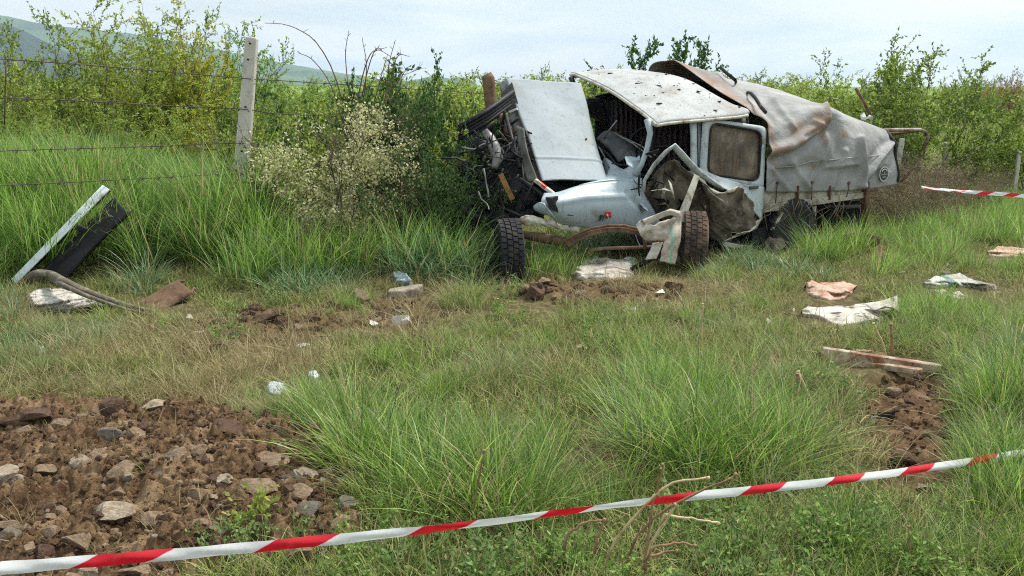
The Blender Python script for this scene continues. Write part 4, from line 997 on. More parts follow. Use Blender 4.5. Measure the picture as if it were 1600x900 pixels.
for i in range(34):
    r_ = random.Random(700 + i)
    x, y = (r_.uniform(560, 1120), r_.uniform(440, 500)) if i < 14 else ((r_.uniform(1120, 1590), r_.uniform(410, 540)) if i < 26 else (r_.uniform(180, 620), r_.uniform(470, 560)))
    p = on_ground(x, y); s_ = r_.uniform(.012, .035)
    q_ = [p + Vector((r_.gauss(0, s_), r_.gauss(0, s_), abs(r_.gauss(0, s_ * .6)) + .015)) for _ in range(7)]
    k = i % 4
    tag(MB().hull(q_).build('debris_shard', [PALE, darkplastic, S_PALE, rust][k], smooth=False), ['tiny pale shard in the trampled grass', 'tiny dark plastic shard in the trampled grass', 'tiny torn sack scrap in the trampled grass', 'tiny rusty flake in the trampled grass'][k], 'scrap', 'tiny scraps strewn on the grass')

# ================================================================== LEFT DEBRIS
bp = on_ground(70, 452); D0 = bp.y
bumper = thing('torn_bumper', 'torn truck bumper of a white strip and a black channel leaning up in the grass', 'bumper', bp)
wstrip = worn('white_strip', srgb(204, 212, 214), srgb(120, 112, 100), (.56, .7), 5, .5, 0, .4, .1, 60, .05, srgb(84, 78, 72), 40, (.68, .71))
MB().beam(at(22, 440, D0 - .05), at(166, 293, D0 + .55), .058, .02, up=Vector((.3, 1, .2)), w2=.075).build('white_strip', wstrip, bumper, mods=[BEV(.004)])
MB().beam(at(25, 444, D0 - .04), at(170, 296, D0 + .57), .03, .04, up=Vector((.3, 1, .2))).build('strip_backing', greasy, bumper)
ch = [[at(x, y, q) for x, y, q in r] for r in [[(66, 424, D0 + .1), (74, 430, D0 + .06), (88, 432, D0), (100, 436, D0 - .02), (106, 431, D0 + .05)], [(122, 366, D0 + .32), (130, 370, D0 + .26), (140, 376, D0 + .21), (150, 382, D0 + .2), (157, 379, D0 + .28)], [(180, 309, D0 + .55), (186, 318, D0 + .50), (193, 326, D0 + .46), (201, 332, D0 + .45), (207, 328, D0 + .52)]]]
gridmb(dent(grid(ch, 30, 16), .012, 3, 4)).build('black_channel', worn('black_channel_paint', srgb(20, 21, 23), srgb(48, 45, 42), (.55, .75), 6, .8, 0, .2), bumper, mods=[SOL(.012)])
for x, y in ((86, 406), (122, 350)):
    MB().beam(at(x - 2, y + 4, D0 + .2), at(x + 14, y + 12, D0 + .22), .04, .05).build('bracket', greasy, bumper, mods=[BEV(.006)])
laid_sheet('muddy_sheet', 'white sheet spattered with mud lying in front of the leaning black bumper', 'metal sheet', [(40, 464), (50, 456), (66, 451), (95, 452), (122, 460), (150, 470), (176, 476)], [(48, 474), (60, 482), (80, 484), (104, 484), (128, 484), (152, 482), (178, 480)], .055, worn('mud_spattered_white', srgb(196, 192, 182), srgb(134, 120, 102), (.5, .6), 9, .7, 0, .3, .4, 50, .1, srgb(84, 70, 56), 42, (.58, .64)), 3, .012, prof=.55, fr=4)
d1 = D0 - .25
hz = MB()
for off, r in ((0, .036), (6, .02)):
    hp = [at(44, 436 + off, D0 - .1), at(58, 428 + off, D0 - .12), at(78, 429 + off, D0 - .15)]
    for x, y, hh_ in ((100, 440, .20), (130, 454, .14), (165, 467, .08), (200, 478, .04), (240, 487, .02)):
        q_ = on_ground(x, y + off); q_ = gnd(x, y + off, q_.z + hh_); hp.append(q_)
    hz.tube([Vector(p) for p in spline([tuple(p) for p in hp], 24)], [r * (1 - .6 * (k / 24) ** 2) for k in range(25)], 8)
tag(hz.build('torn_hose', worn('muddy_hose', srgb(96, 88, 74), srgb(150, 140, 118), (.5, .68), 12, .85)), 'long muddy hose arching over the spattered white sheet', 'hose')
q = on_ground(262, 476); d2 = q.y
rc = [[at(x, y, z) for x, y, z in r] for r in [[(214, 472, d2), (224, 478, d2 - .06), (262, 480, d2 - .10), (276, 474, d2 - .05)], [(240, 457, d2 + .08), (248, 464, d2 - .02), (280, 472, d2 - .08), (292, 466, d2 + .0)], [(272, 438, d2 + .16), (282, 447, d2 + .05), (296, 460, d2 - .02), (301, 452, d2 + .08)]]]
rc = [[at(x, y, z) for x, y, z in r] for r in [[(230, 466, d2 + .16), (216, 475, d2 + .03), (258, 483, d2 - .08), (264, 477, d2 + .06)], [(256, 450, d2 + .24), (247, 456, d2 + .13), (280, 470, d2 + .02), (286, 464, d2 + .14)], [(290, 438, d2 + .34), (278, 438, d2 + .22), (301, 458, d2 + .10), (304, 450, d2 + .22)]]]
o = gridmb(dent(grid(rc, 20, 21, True, True), .006, 5, 6)).build('rusty_channel', rust, mods=[SOL(.016)]); tag(o, 'short rusty steel channel lying tilted on the soil beside the tall grass', 'steel channel')

# long pale channel in the right foreground
b0, b1 = on_ground(1290, 566), on_ground(1462, 584)
beam = thing('rusted_channel', 'pair of pale rust-stained metal strips lying in the grass at the dug hole', 'metal strips', b0)
palerust = worn('pale_rust', srgb(190, 176, 152), srgb(128, 88, 64), (.46, .62), 6, .75, 0, .3, .3, 60, .12, srgb(84, 72, 56), 30, (.64, .68))
e0, e1 = at(1284, 555, b0.y), at(1470, 580, b1.y)
MB().beam(e0, e1, .05, .10, w2=.06, h2=.075).build('front_strip', palerust, beam, mods=[BEV(.006)])
MB().beam(at(1330, 551, b0.y + .22), at(1468, 566, b1.y + .3), .05, .05, h2=.05).build('rear_strip', palerust, beam, mods=[BEV(.006)])
MB().beam(at(1345, 568, b0.y - .05), at(1440, 581, b1.y - .1), .05, .035).build('rear_strip', palerust, beam, mods=[BEV(.006)])
MB().lathe(e0 + Vector((-.01, -.04, 0)), (-1, -.3, 0), [(0, .035), (.02, .035), (.02, .026), (-.02, .026)], 14).build('strip_eye', rust, beam)
def slab(name, label, cat, quad, h, mat, group=None):
    B = [on_ground(x, y) for x, y in quad]; mb = MB()
    top = [Vector((b.x + random.gauss(0, .01), b.y + random.gauss(0, .01), b.z + h + random.gauss(0, .018))) for b in B]
    bot = [Vector((b.x, b.y, b.z - .04)) for b in B]; n = len(B)
    mb.add(bot + top, [tuple(range(n))[::-1], tuple(range(n, 2 * n))] + [(k, (k + 1) % n, n + (k + 1) % n, n + k) for k in range(n)])
    return tag(mb.build(name, mat, smooth=False, mods=[BEV(.012, 2)]), label, cat, group)
concrete = worn('weathered_concrete', srgb(158, 148, 132), srgb(104, 92, 78), (.42, .66), 10, .92, 0, .2, .5, 50, .12)
slab('concrete_slab', 'broken flat concrete slab lying on bare soil', 'slab', [(604, 467), (630, 466), (654, 464), (662, 459), (655, 455), (634, 454), (612, 456)], .07, concrete)
slab('dark_plate', 'dark square plate lying in the dug hole on the right', 'plate', [(1352, 664), (1376, 665), (1398, 652), (1366, 648)], .03, greasy)
slab('pale_strip', 'thin pale strip lying at the far right of the dug hole', 'strip', [(1494, 626), (1542, 636), (1544, 632), (1498, 622)], .04, palerust)
slab('white_shard', 'thin white shard lying on dry grass in front of the concrete slab', 'shard', [(612, 507), (640, 506), (641, 502), (614, 502)], .03, worn('shard_white', srgb(216, 216, 212)))
slab('black_scrap', 'black scrap of metal lying below the dark front tyre', 'scrap', [(776, 446), (812, 447), (814, 440), (782, 438)], .04, greasy)

# ================================================================== STONES
def rock_mesh(seed, cuts=10, rough=.035):
    r = random.Random(seed); bm = bmesh.new(); bmesh.ops.create_icosphere(bm, subdivisions=3, radius=1.0)
    pl = []
    for _ in range(cuts):
        n = Vector((r.gauss(0, 1), r.gauss(0, 1), r.gauss(0, 1))).normalized(); pl.append((n, r.uniform(.40, .74)))
    for v in bm.verts:
        for n, c in pl:
            e = v.co.dot(n) - c
            if e > 0: v.co -= n * e
        v.co += v.co.normalized() * (mnoise.noise(v.co * 2.3 + Vector((seed, 0, 0))) * rough + mnoise.noise(v.co * 7 + Vector((seed, 3, 0))) * rough * .45)
    me = bpy.data.meshes.new('stone'); bm.to_mesh(me); bm.free()
    V = np.array([v.co for v in me.vertices]); lo, hi = V.min(0), V.max(0)
    for v in me.vertices: v.co = Vector([(v.co[k] - (lo[k] + hi[k]) / 2) / ((hi[k] - lo[k]) / 2) for k in range(3)])
    return me
def stone_mat(name, c1, c2, dirt):
    m = Mat(name, .9, spec=.2)
    c = m.ramp(m.noise(1.3, 8, .65), [(.3, c1), (.7, c2)])
    c = m.mix(m.ramp(m.noise(1.6, 6, .7, .5, None, 'Object', (3, 1, 2)), [(.5, 0.0), (.66, .85)]), c, dirt)
    m.col(c); m.bump(m.noise(5, 7, .7), .6, .08); return m.m
SM = [stone_mat('grey_stone', srgb(112, 104, 94), srgb(150, 142, 130), srgb(100, 78, 62)), stone_mat('tan_stone', srgb(128, 106, 86), srgb(170, 148, 122), srgb(106, 80, 62)),
      stone_mat('pale_stone', srgb(154, 138, 116), srgb(192, 178, 156), srgb(120, 94, 74)), stone_mat('brown_clod', srgb(82, 62, 50), srgb(118, 94, 76), srgb(64, 48, 40)), stone_mat('bluish_stone', srgb(98, 92, 82), srgb(138, 130, 116), srgb(100, 80, 66))]
ROCKS = {}
for k in range(5):
    for s in range(7):
        me = rock_mesh(s + 1); me.materials.append(SM[k]); ROCKS[(k, s)] = me
def stone(px, py, w, h, kind, seed, label, group='loose stones in the dug soil', z=None, name=None, cat=None, on_mound=True):
    p = on_ground(px, py + h * .35)
    zz_ = mz(p.x, p.y) if on_mound else float(gz(p.x, p.y)[0])
    p = on_ground(px, py + h * .35) if not on_mound else gnd(px, py + h * .35, zz_)
    zz_ = mz(p.x, p.y) if on_mound else float(gz(p.x, p.y)[0])
    sc = F / (p.y * CP + 1.6 * SP_)
    o = bpy.data.objects.new(name or ('soil_clod' if kind == 3 else 'stone'), ROCKS[(kind, seed % 7)]); COL.objects.link(o)
    rx = w / sc / 2; rz = h / sc / 2 * .95
    o.scale = (rx, rx * random.uniform(.7, 1.0), rz)
    o.location = (p.x, p.y + rx * .4, zz_ + rz * .55)
    o.rotation_euler = (random.gauss(0, .12), random.gauss(0, .12), random.choice([0, math.pi]) + random.gauss(0, .3))
    return tag(o, label, cat or ('soil clod' if kind == 3 else 'stone'), group)
LS = [(170, 678, 36, 28, 0, 'grey pointed stone at the back of the dug soil with a tan one before it'), (154, 698, 42, 20, 1, 'tan flat stone lying directly in front of the grey pointed stone'),
      (122, 725, 38, 28, 2, 'pale craggy stone in the middle left of the dug soil'), (68, 743, 34, 20, 1, None), (187, 729, 46, 30, 1, 'wide brownish stone beside the pale craggy stone'),
      (303, 743, 24, 26, 1, 'small upright blocky tan stone amid the dug soil'), (326, 712, 22, 22, 1, None), (306, 706, 32, 22, 1, None), (423, 720, 60, 16, 1, 'long flat slab-like stone near the right edge of the dug soil'),
      (478, 741, 46, 32, 2, 'smooth pale rounded stone at the right rim of the dug soil'), (449, 738, 32, 18, 4, None), (401, 774, 62, 26, 1, 'elongated tan stone tilted down to the right above the tape'),
      (171, 796, 68, 34, 2, 'large pale angular rock just behind the barrier tape on the left'), (539, 797, 42, 22, 4, 'dark grey wedge stone at the lower right corner of the dug soil'), (480, 802, 44, 22, 4, None),
      (460, 827, 56, 40, 1, 'big sandy stone sitting just above the barrier tape'), (499, 831, 30, 18, 1, None), (521, 813, 52, 18, 1, None), (17, 838, 48, 20, 4, 'flat bluish stone at the left frame edge above the tape'), (10, 823, 40, 18, 1, None),
      (8, 754, 36, 26, 2, 'pale stone cut by the left frame edge'), (26, 751, 22, 26, 2, None), (246, 641, 50, 22, 2, 'yellowish pale stone on the far rim of the dug soil'), (174, 650, 44, 30, 3, None), (353, 670, 52, 40, 3, 'largest brown soil clod at the far right rim of the dug soil'),
      (308, 830, 32, 14, 1, None), (241, 818, 42, 20, 1, None), (119, 857, 56, 30, 1, None), (77, 834, 28, 24, 1, None), (395, 754, 30, 18, 1, None), (212, 678, 34, 22, 1, None), (228, 664, 34, 24, 3, None), (276, 714, 36, 26, 1, None), (372, 852, 40, 34, 2, None),
      (212, 893, 60, 26, 1, 'stone in front of the barrier tape at the lower left'), (140, 893, 50, 20, 2, None), (469, 790, 40, 18, 1, None), (48, 644, 60, 24, 3, None), (16, 655, 50, 26, 3, None), (30, 664, 40, 24, 1, None), (96, 656, 44, 18, 1, None), (345, 715, 30, 20, 2, None), (506, 735, 26, 20, 1, None), (560, 860, 46, 22, 1, None), (600, 852, 40, 20, 2, None)]
def stone_label(x, y, w, h, k):
    return '%s %s stone at the %s %s of the dug soil' % ('flat' if h < .5 * w else 'blocky' if h > .8 * w else 'squat', {0: 'grey', 1: 'tan', 2: 'pale', 4: 'dark grey'}[k], 'back' if y < 690 else 'middle' if y < 780 else 'front', 'far left' if x < 60 else 'left' if x < 200 else 'centre' if x < 320 else 'right' if x < 470 else 'far right')
for i, (x, y, w, h, k, lab) in enumerate(LS):
    if lab is None and k != 3: lab = stone_label(x, y, w, h, k)
    stone(x, y, w, h, k, i * 3 + 1, lab or ('brown soil clod lying among the stones of the dug soil' if k == 3 else 'middling stone lying among others in the dug soil'))
cnt = 0; r = random.Random(5)
while cnt < 170:
    x, y = r.uniform(-40, 590), r.uniform(640, 900)
    if not in_poly([x], [y], SOIL_L)[0]: continue
    w = r.choice([7, 8, 9, 10, 12, 14, 18, 24]) * (.55 + .6 * (y - 620) / 260); k = r.choice([1, 1, 2, 3, 3, 3, 1, 4, 2])
    stone(x, y, w * r.uniform(.9, 1.4), w * r.uniform(.6, .9), k, cnt, 'small loose clod of brown earth on the dug soil' if k == 3 else 'small loose stone on the dug soil', 'small stones and clods on the dug soil'); cnt += 1
for x, y, w, h, k, lab in [(563, 464, 23, 30, 1, 'upright sandy stone standing left of the concrete slab'), (757, 838, 44, 28, 1, 'sandy stone under the barrier tape at the middle'), (910, 545, 24, 12, 2, 'small pale stone in the middle of the meadow'), (412, 496, 48, 18, 3, 'flat reddish lump of earth in the dry grass'),
                           (1213, 380, 32, 34, 0, 'grey boulder in front of the rear wheel'), (1400, 610, 26, 14, 1, 'small tan stone at the back of the dug hole'), (1418, 718, 44, 22, 3, 'brown clod at the front of the dug hole'), (1446, 752, 32, 14, 2, 'pale stone just below the tape at the dug hole'), (1158, 477, 24, 10, 2, 'small pale stone on the grass before the truck'),
                           (338, 545, 34, 26, 3, 'dark red lump of earth in the dry grass on the left'), (10, 632, 28, 12, 2, 'pale stone behind the dug soil at the left edge'), (838, 460, 36, 26, 3, 'round dark clod of earth in front of the axle'), (1345, 385, 60, 30, 3, 'large dark clod behind the truck bed')]:
    stone(x, y, w, h, k, x, lab, None, on_mound=False)
for i in range(26):
    x, y = r.uniform(1345, 1510), r.uniform(600, 775)
    if not in_poly([x], [y], SOIL_R)[0]: continue
    k = r.choice([3, 3, 1]); stone(x, y, r.uniform(7, 18), r.uniform(5, 11), k, i, 'small clod or stone in the dug hole', 'small clods in the dug hole', on_mound=False)

for i in range(60):
    rr2 = random.Random(1500 + i); x, y = (rr2.uniform(380, 720), rr2.uniform(468, 525)) if i < 34 else (rr2.uniform(815, 1080), rr2.uniform(448, 476))
    k = rr2.choice([3, 3, 3, 1]); w = rr2.uniform(8, 24)
    stone(x, y, w, w * rr2.uniform(.5, .8), k, i, 'small earth clod or stone turned up in the meadow before the wreck', 'small clods turned up in the meadow', on_mound=False)

# ================================================================== BARRIER TAPES
def tape_mat(name, period, duty=.5, slant=.8):
    m = Mat(name, .42, spec=.45)
    a = m.attr('tape'); s = m.n.new('ShaderNodeSeparateColor'); m.l.new(a.outputs['Color'], s.inputs[0])
    u = m.math('ADD', s.outputs[0], m.math('MULTIPLY', s.outputs[1], slant))
    f = m.math('FRACT', u)
    e = m.ramp(m.math('ADD', f, m.math('MULTIPLY', m.math('SUBTRACT', m.noise(40, 4), .5), .03)), [(0.0, 0.0), (.012, 1.0), (duty - .012, 1.0), (duty, 0.0)])
    c = m.mix(e, srgb(226, 226, 224), srgb(214, 24, 44))
    c = m.mix(m.ramp(m.noise(24, 7, .7), [(.56, 0.0), (.75, .3)]), c, srgb(150, 130, 110))
    m.col(c); m.bump(m.noise(18, 4), .25, .01)
    tr = m.n.new('ShaderNodeBsdfTranslucent'); m.l.new(c, tr.inputs['Color'])
    mx = m.n.new('ShaderNodeMixShader'); mx.inputs[0].default_value = .3
    m.l.new(m.b.outputs[0], mx.inputs[1]); m.l.new(tr.outputs[0], mx.inputs[2]); m.l.new(mx.outputs[0], m.out.inputs['Surface'])
    return m.m
def tape(name, path, invd, width, ustops, mat, n=260):
    xs_ = np.linspace(path[0][0], path[-1][0], n)
    ys_ = np.interp(xs_, [p[0] for p in path], [p[1] for p in path])
    ker = np.ones(31) / 31; ys_ = np.convolve(np.pad(ys_, 15, mode='reflect', reflect_type='odd'), ker, 'valid')
    uu = np.interp(xs_, [p[0] for p in ustops], [p[1] for p in ustops])
    mb = MB(); U = []
    K = 5
    for i, (x, y) in enumerate(zip(xs_, ys_)):
        c = at(x, y, 1 / invd(x))
        tw = .55 * math.sin(i * .031 + 1) + .25 * math.sin(i * .083) + .12 * math.sin(i * .21)
        upv = Vector((0, math.sin(tw + .25), math.cos(tw + .25)))
        for k in range(K + 1):
            s = k / K - .5
            mb.v.append(tuple(c + upv * width * s + Vector((0, -.006 * math.cos(math.pi * s) + .002 * math.sin(i * .5 + k), 0)))); U.append((uu[i], k / K))
    for i in range(n - 1):
        for k in range(K): mb.f.append((i * (K + 1) + k, (i + 1) * (K + 1) + k, (i + 1) * (K + 1) + k + 1, i * (K + 1) + k + 1))
    o = mb.build(name, mat); vcol(o, 'tape', np.array(U)); return o
starts = [(-420, -2), (-150, -1), (105, 0), (392, 1), (630, 2), (830, 3), (1000, 4), (1152, 5), (1286, 6), (1402, 7), (1506, 8), (1600, 9), (1700, 10.2), (2100, 16)]
o = tape('barrier_tape', [(-420, 925), (-40, 890), (0, 888), (170, 875), (400, 855), (640, 831), (800, 812), (1000, 783), (1200, 764), (1400, 740), (1600, 707), (1850, 668), (2100, 640)], lambda x: max(.47 + (x - 244) * -.000151, .12), .0285, starts, tape_mat('barrier_tape_film', 1, .43, -.16))
tag(o, 'red and white barrier tape stretched low across the foreground', 'barrier tape')
o = tape('barrier_tape', [(1440, 293), (1470, 296), (1510, 300), (1550, 302), (1600, 306), (1700, 315), (1900, 330)], lambda x: .088 + (x - 1450) * .000006, .046, [(1440, 0), (1900, 11)], tape_mat('far_tape_film', 1, .45, -.3))
tag(o, 'distant red and white barrier tape running behind the brown scrub', 'barrier tape')

# ================================================================== FENCE
conc_post = worn('post_concrete', srgb(196, 190, 178), srgb(150, 142, 128), (.52, .7), 7, .9, 0, .2, .35, 60, .08, srgb(92, 84, 74), 16, (.70, .73))
pb = Vector(at(368, 392, 9.3)); pb.z = float(gz(pb.x, pb.y)[0]) - .1
ptop = at(394, 58, 9.3)
fence = thing('wire_fence', 'barbed wire fence hung on a leaning white concrete post', 'fence', pb)
mb = MB(); mb.beam(pb, ptop, .155, .13, up=Vector((0, 1, 0)), w2=.105, h2=.10); mb.build('concrete_post', conc_post, fence, smooth=False, mods=[BEV(.016, 2)])
mb = MB()
for x, y in ((391, 68), (388, 93), (384, 167), (378, 236)): p = at(x, y, 9.22); mb.tube([p, p + Vector((.004, -.03, 0))], .011, 6)
mb.build('wire_hole_shade', BLACK, fence)  # black pegs paint the dark of the holes
wire_m = worn('rusty_wire', srgb(96, 84, 74), srgb(66, 56, 50), (.4, .6), 9, .8)
def wire(pts, parent, r=.0042, barb=.13):
    mb = MB(); P = [Vector(p) for p in spline([tuple(p) for p in pts], 40)]
    mb.tube(P, r, 5)
    L = 0
    for a, b in zip(P[:-1], P[1:]):
        n = max(1, int((b - a).length / barb)); d = (b - a).normalized()
        for k in range(n):
            c = a + (b - a) * (k + .5) / n
            for s in (1, -1):
                e = Vector((random.gauss(0, .4), random.gauss(0, .4), s)).normalized() * .022
                mb.tube([c - e, c + e + d * .012 * s], .003, 4)
    return mb.build('barbed_wire', wire_m, parent)
wire([at(-330, 60, 6.4), at(-150, 80, 7.0), at(0, 92, 7.5), at(130, 101, 8.0), at(260, 112, 8.7), at(388, 123, 9.23), at(440, 126, 9.5), at(600, 136, 10.6), at(752, 146, 11.6)], fence)
wire([at(-330, 140, 6.4), at(-150, 149, 7.0), at(0, 153, 7.5), at(130, 158, 8.0), at(260, 165, 8.7), at(384, 171, 9.23), at(440, 178, 9.5), at(600, 184, 10.6), at(752, 190, 11.6)], fence)
wire([at(-330, 250, 6.4), at(0, 236, 7.5), at(160, 231, 8.1), at(260, 228, 8.7), at(378, 224, 9.23), at(470, 232, 9.6), at(600, 240, 10.6)], fence)
wire([at(-330, 300, 6.4), at(0, 290, 7.5), at(260, 277, 8.7), at(372, 272, 9.23), at(470, 276, 9.6), at(600, 280, 10.6)], fence)
p = at(9, 96, 7.5); MB().tube([at(10, 94, 7.52), at(9, 125, 7.52), at(8, 152, 7.52), at(7, 195, 7.5)], .005, 5).build('wire_spacer', wire_m, fence)
logm = worn('old_log', srgb(128, 104, 82), srgb(84, 66, 52), (.45, .65), 7, .95, 0, .15, .6, 40, .2)
q = at(764, 118, 11.6); zb = float(gz(q.x, q.y)[0])
o = MB().tube([Vector((q.x + .06, q.y, zb - .1)), at(768, 170, 11.6), at(763, 122, 11.6), at(760, 116, 11.6)], [.085, .075, .075, .062], 10).build('log_post', logm); tag(o, 'thick brown log post standing behind the thrown-up bonnet', 'post')
for x, y0, d_, w_, lab in ((1480, 223, 15.0, .085, 'short pale fence post standing in brown scrub'), (1410, 216, 13.2, .07, 'pale leaning post beside the tarpaulin and the steel hoop'), (1593, 236, 14.0, .06, 'thin whitish post at the right edge')):
    t_ = at(x, y0, d_); z_ = float(gz(t_.x, t_.y)[0])
    mb = MB(); mb.beam(Vector((t_.x - (.10 if x == 1410 else .02), t_.y, z_ - .1)), t_, w_, w_, up=Vector((0, 1, 0)), w2=w_ * .9, h2=w_ * .9)
    tag(mb.build('fence_post', conc_post, smooth=False, mods=[BEV(.012)]), lab, 'post')
# ================================================================== VEGETATION
def leafy_mat(name, stops, straw=None, straw_at=(0.0, 0.0), trans=.35, tintcol=None, rough=.6, base=None, spec=.3, objvar=.0):
    m = Mat(name, rough, spec=spec)
    a = m.attr('tone'); s = m.n.new('ShaderNodeSeparateColor'); m.l.new(a.outputs['Color'], s.inputs[0])
    c = m.ramp(s.outputs[0], stops)
    if tintcol:
        t = m.attr('tint', 'INSTANCER'); c = m.mix(t.outputs['Fac'], c, m.mix(.75, c, m.ramp(s.outputs[0], tintcol)))
    if base: c = m.mix(m.ramp(s.outputs[1], [(0.0, .75), (.3, 0.0)]), c, base)
    if straw:
        d = m.attr('dry', 'INSTANCER')
        thr = m.math('ADD', d.outputs['Fac'], straw_at[0])
        c = m.mix(m.math('LESS_THAN', s.outputs[2], thr), c, straw)
    if objvar:
        oi = m.n.new('ShaderNodeObjectInfo'); h = m.n.new('ShaderNodeHueSaturation'); m.l.new(c, h.inputs['Color'])
        m.l.new(m.math('ADD', m.math('MULTIPLY', oi.outputs['Random'], objvar), 1 - objvar / 2), h.inputs['Value'])
        m.l.new(m.math('ADD', m.math('MULTIPLY', oi.outputs['Random'], .03), .485), h.inputs['Hue']); c = h.outputs[0]
    m.col(c)
    tr = m.n.new('ShaderNodeBsdfTranslucent'); m.l.new(c, tr.inputs['Color'])
    mx = m.n.new('ShaderNodeMixShader'); mx.inputs[0].default_value = trans
    m.l.new(m.b.outputs[0], mx.inputs[1]); m.l.new(tr.outputs[0], mx.inputs[2]); m.l.new(mx.outputs[0], m.out.inputs['Surface'])
    return m.m
STRAW = srgb(176, 160, 118)
G_MEADOW = leafy_mat('meadow_blades', [(0, srgb(56, 76, 28)), (.5, srgb(118, 138, 58)), (1, srgb(190, 198, 120))], STRAW, (.10, 0), .35, [(0, srgb(96, 90, 52)), (.6, srgb(140, 138, 86)), (1, srgb(192, 182, 130))], base=srgb(120, 112, 72))
G_TUSS = leafy_mat('tussock_blades', [(0, srgb(52, 74, 24)), (.5, srgb(106, 148, 44)), (1, srgb(186, 206, 108))], STRAW, (.07, 0), .42, [(0, srgb(62, 88, 52)), (.6, srgb(126, 148, 96)), (1, srgb(186, 194, 144))], base=srgb(104, 104, 58), rough=.45, spec=.45)
G_TALL = leafy_mat('tall_blades', [(0, srgb(60, 100, 30)), (.5, srgb(128, 166, 64)), (1, srgb(192, 214, 124))], STRAW, (.04, 0), .5, [(0, srgb(78, 116, 52)), (1, srgb(146, 178, 108))], base=srgb(90, 112, 50), rough=.45, spec=.45)
G_SEDGE = leafy_mat('sedge_blades', [(0, srgb(60, 96, 54)), (.5, srgb(98, 140, 86)), (1, srgb(172, 200, 156))], STRAW, (.06, 0), .3, [(0, srgb(70, 96, 48)), (1, srgb(128, 152, 96))], base=srgb(100, 100, 72), rough=.4, spec=.5)
G_DRY = leafy_mat('dry_blades', [(0, srgb(112, 92, 62)), (.5, srgb(158, 138, 98)), (1, srgb(200, 188, 148))], None, (0, 0), .25, [(0, srgb(110, 106, 70)), (1, srgb(170, 160, 118))])
G_WEED = leafy_mat('weed_leaves', [(0, srgb(70, 104, 38)), (.5, srgb(118, 152, 62)), (1, srgb(172, 192, 108))], STRAW, (.03, 0), .4, [(0, srgb(80, 108, 64)), (1, srgb(140, 160, 110))])

def blades(n, R, L, lean, width, curl, rng, K=4, droop=0.0, jit=.25, fold=0.0):
    a = rng.random(n) * 2 * math.pi; rr = R * np.sqrt(rng.random(n))
    bx, by = np.cos(a) * rr, np.sin(a) * rr
    az = a + rng.normal(0, .7, n)
    ln = L[0] + (L[1] - L[0]) * rng.random(n) ** 1.2
    th = np.abs(lean * (rr / R) + rng.normal(0, jit, n)); cu = curl * rng.uniform(.3, 1.4, n)
    w = width * rng.uniform(.7, 1.25, n)
    pos = np.stack([bx, by, np.full(n, -.01)], 1); V = np.zeros((n, 2 * K + 1, 3)); T = np.zeros((n, 2 * K + 1))
    tw = az + math.pi / 2 + rng.normal(0, .6, n); side = np.stack([np.cos(tw), np.sin(tw), np.zeros(n)], 1)
    for k in range(K + 1):
        t = k / K
        ang = th + cu * t ** 1.3
        if k > 0:
            st = ln / K
            az2 = az + .15 * t
            pos = pos + np.stack([np.sin(ang) * np.cos(az2), np.sin(ang) * np.sin(az2), np.cos(ang)], 1) * st[:, None]
        if k < K:
            ww = w * (1 - t ** 1.8) * (.7 + .6 * min(t * 4, 1) * .5)
            V[:, 2 * k] = pos - side * ww[:, None] / 2; V[:, 2 * k + 1] = pos + side * ww[:, None] / 2; T[:, 2 * k:2 * k + 2] = t
        else:
            V[:, 2 * K] = pos; T[:, 2 * K] = 1
    f = []
    tone = np.repeat(rng.random(n)[:, None], 2 * K + 1, 1); dry = np.repeat(rng.random(n)[:, None], 2 * K + 1, 1)
    base = np.arange(n) * (2 * K + 1)
    F_ = []
    for k in range(K - 1): F_.append(np.stack([base + 2 * k, base + 2 * k + 1, base + 2 * k + 3, base + 2 * k + 2], 1))
    tri = np.stack([base + 2 * K - 2, base + 2 * K - 1, base + 2 * K], 1)
    return V.reshape(-1, 3), np.concatenate(F_) if F_ else np.zeros((0, 4), int), tri, np.stack([tone, T, dry], 2).reshape(-1, 3)
def fastmesh(name, parts, mat):
    vs, qs, ts, at_ = [], [], [], []; o = 0
    for V, Q, Tt, A in parts:
        vs.append(V); qs.append(Q + o); ts.append(Tt + o); at_.append(A); o += len(V)
    V = np.concatenate(vs); Q = np.concatenate(qs); T_ = np.concatenate(ts); A = np.concatenate(at_)
    me = bpy.data.meshes.new(name)
    me.vertices.add(len(V)); me.vertices.foreach_set('co', V.astype('f4').ravel())
    nl = Q.size + T_.size
    me.loops.add(nl); me.loops.foreach_set('vertex_index', np.concatenate([Q.ravel(), T_.ravel()]).astype('i4'))
    me.polygons.add(len(Q) + len(T_))
    ls = np.concatenate([np.arange(len(Q)) * 4, len(Q) * 4 + np.arange(len(T_)) * 3]).astype('i4')
    me.polygons.foreach_set('loop_start', ls)
    me.update(calc_edges=True); me.validate()
    c = me.color_attributes.new('tone', 'FLOAT_COLOR', 'POINT')
    full = np.ones((len(V), 4), 'f4'); full[:, :3] = A; c.data.foreach_set('color', full.ravel())
    me.polygons.foreach_set('use_smooth', [True] * len(me.polygons))
    me.materials.append(mat)
    return me
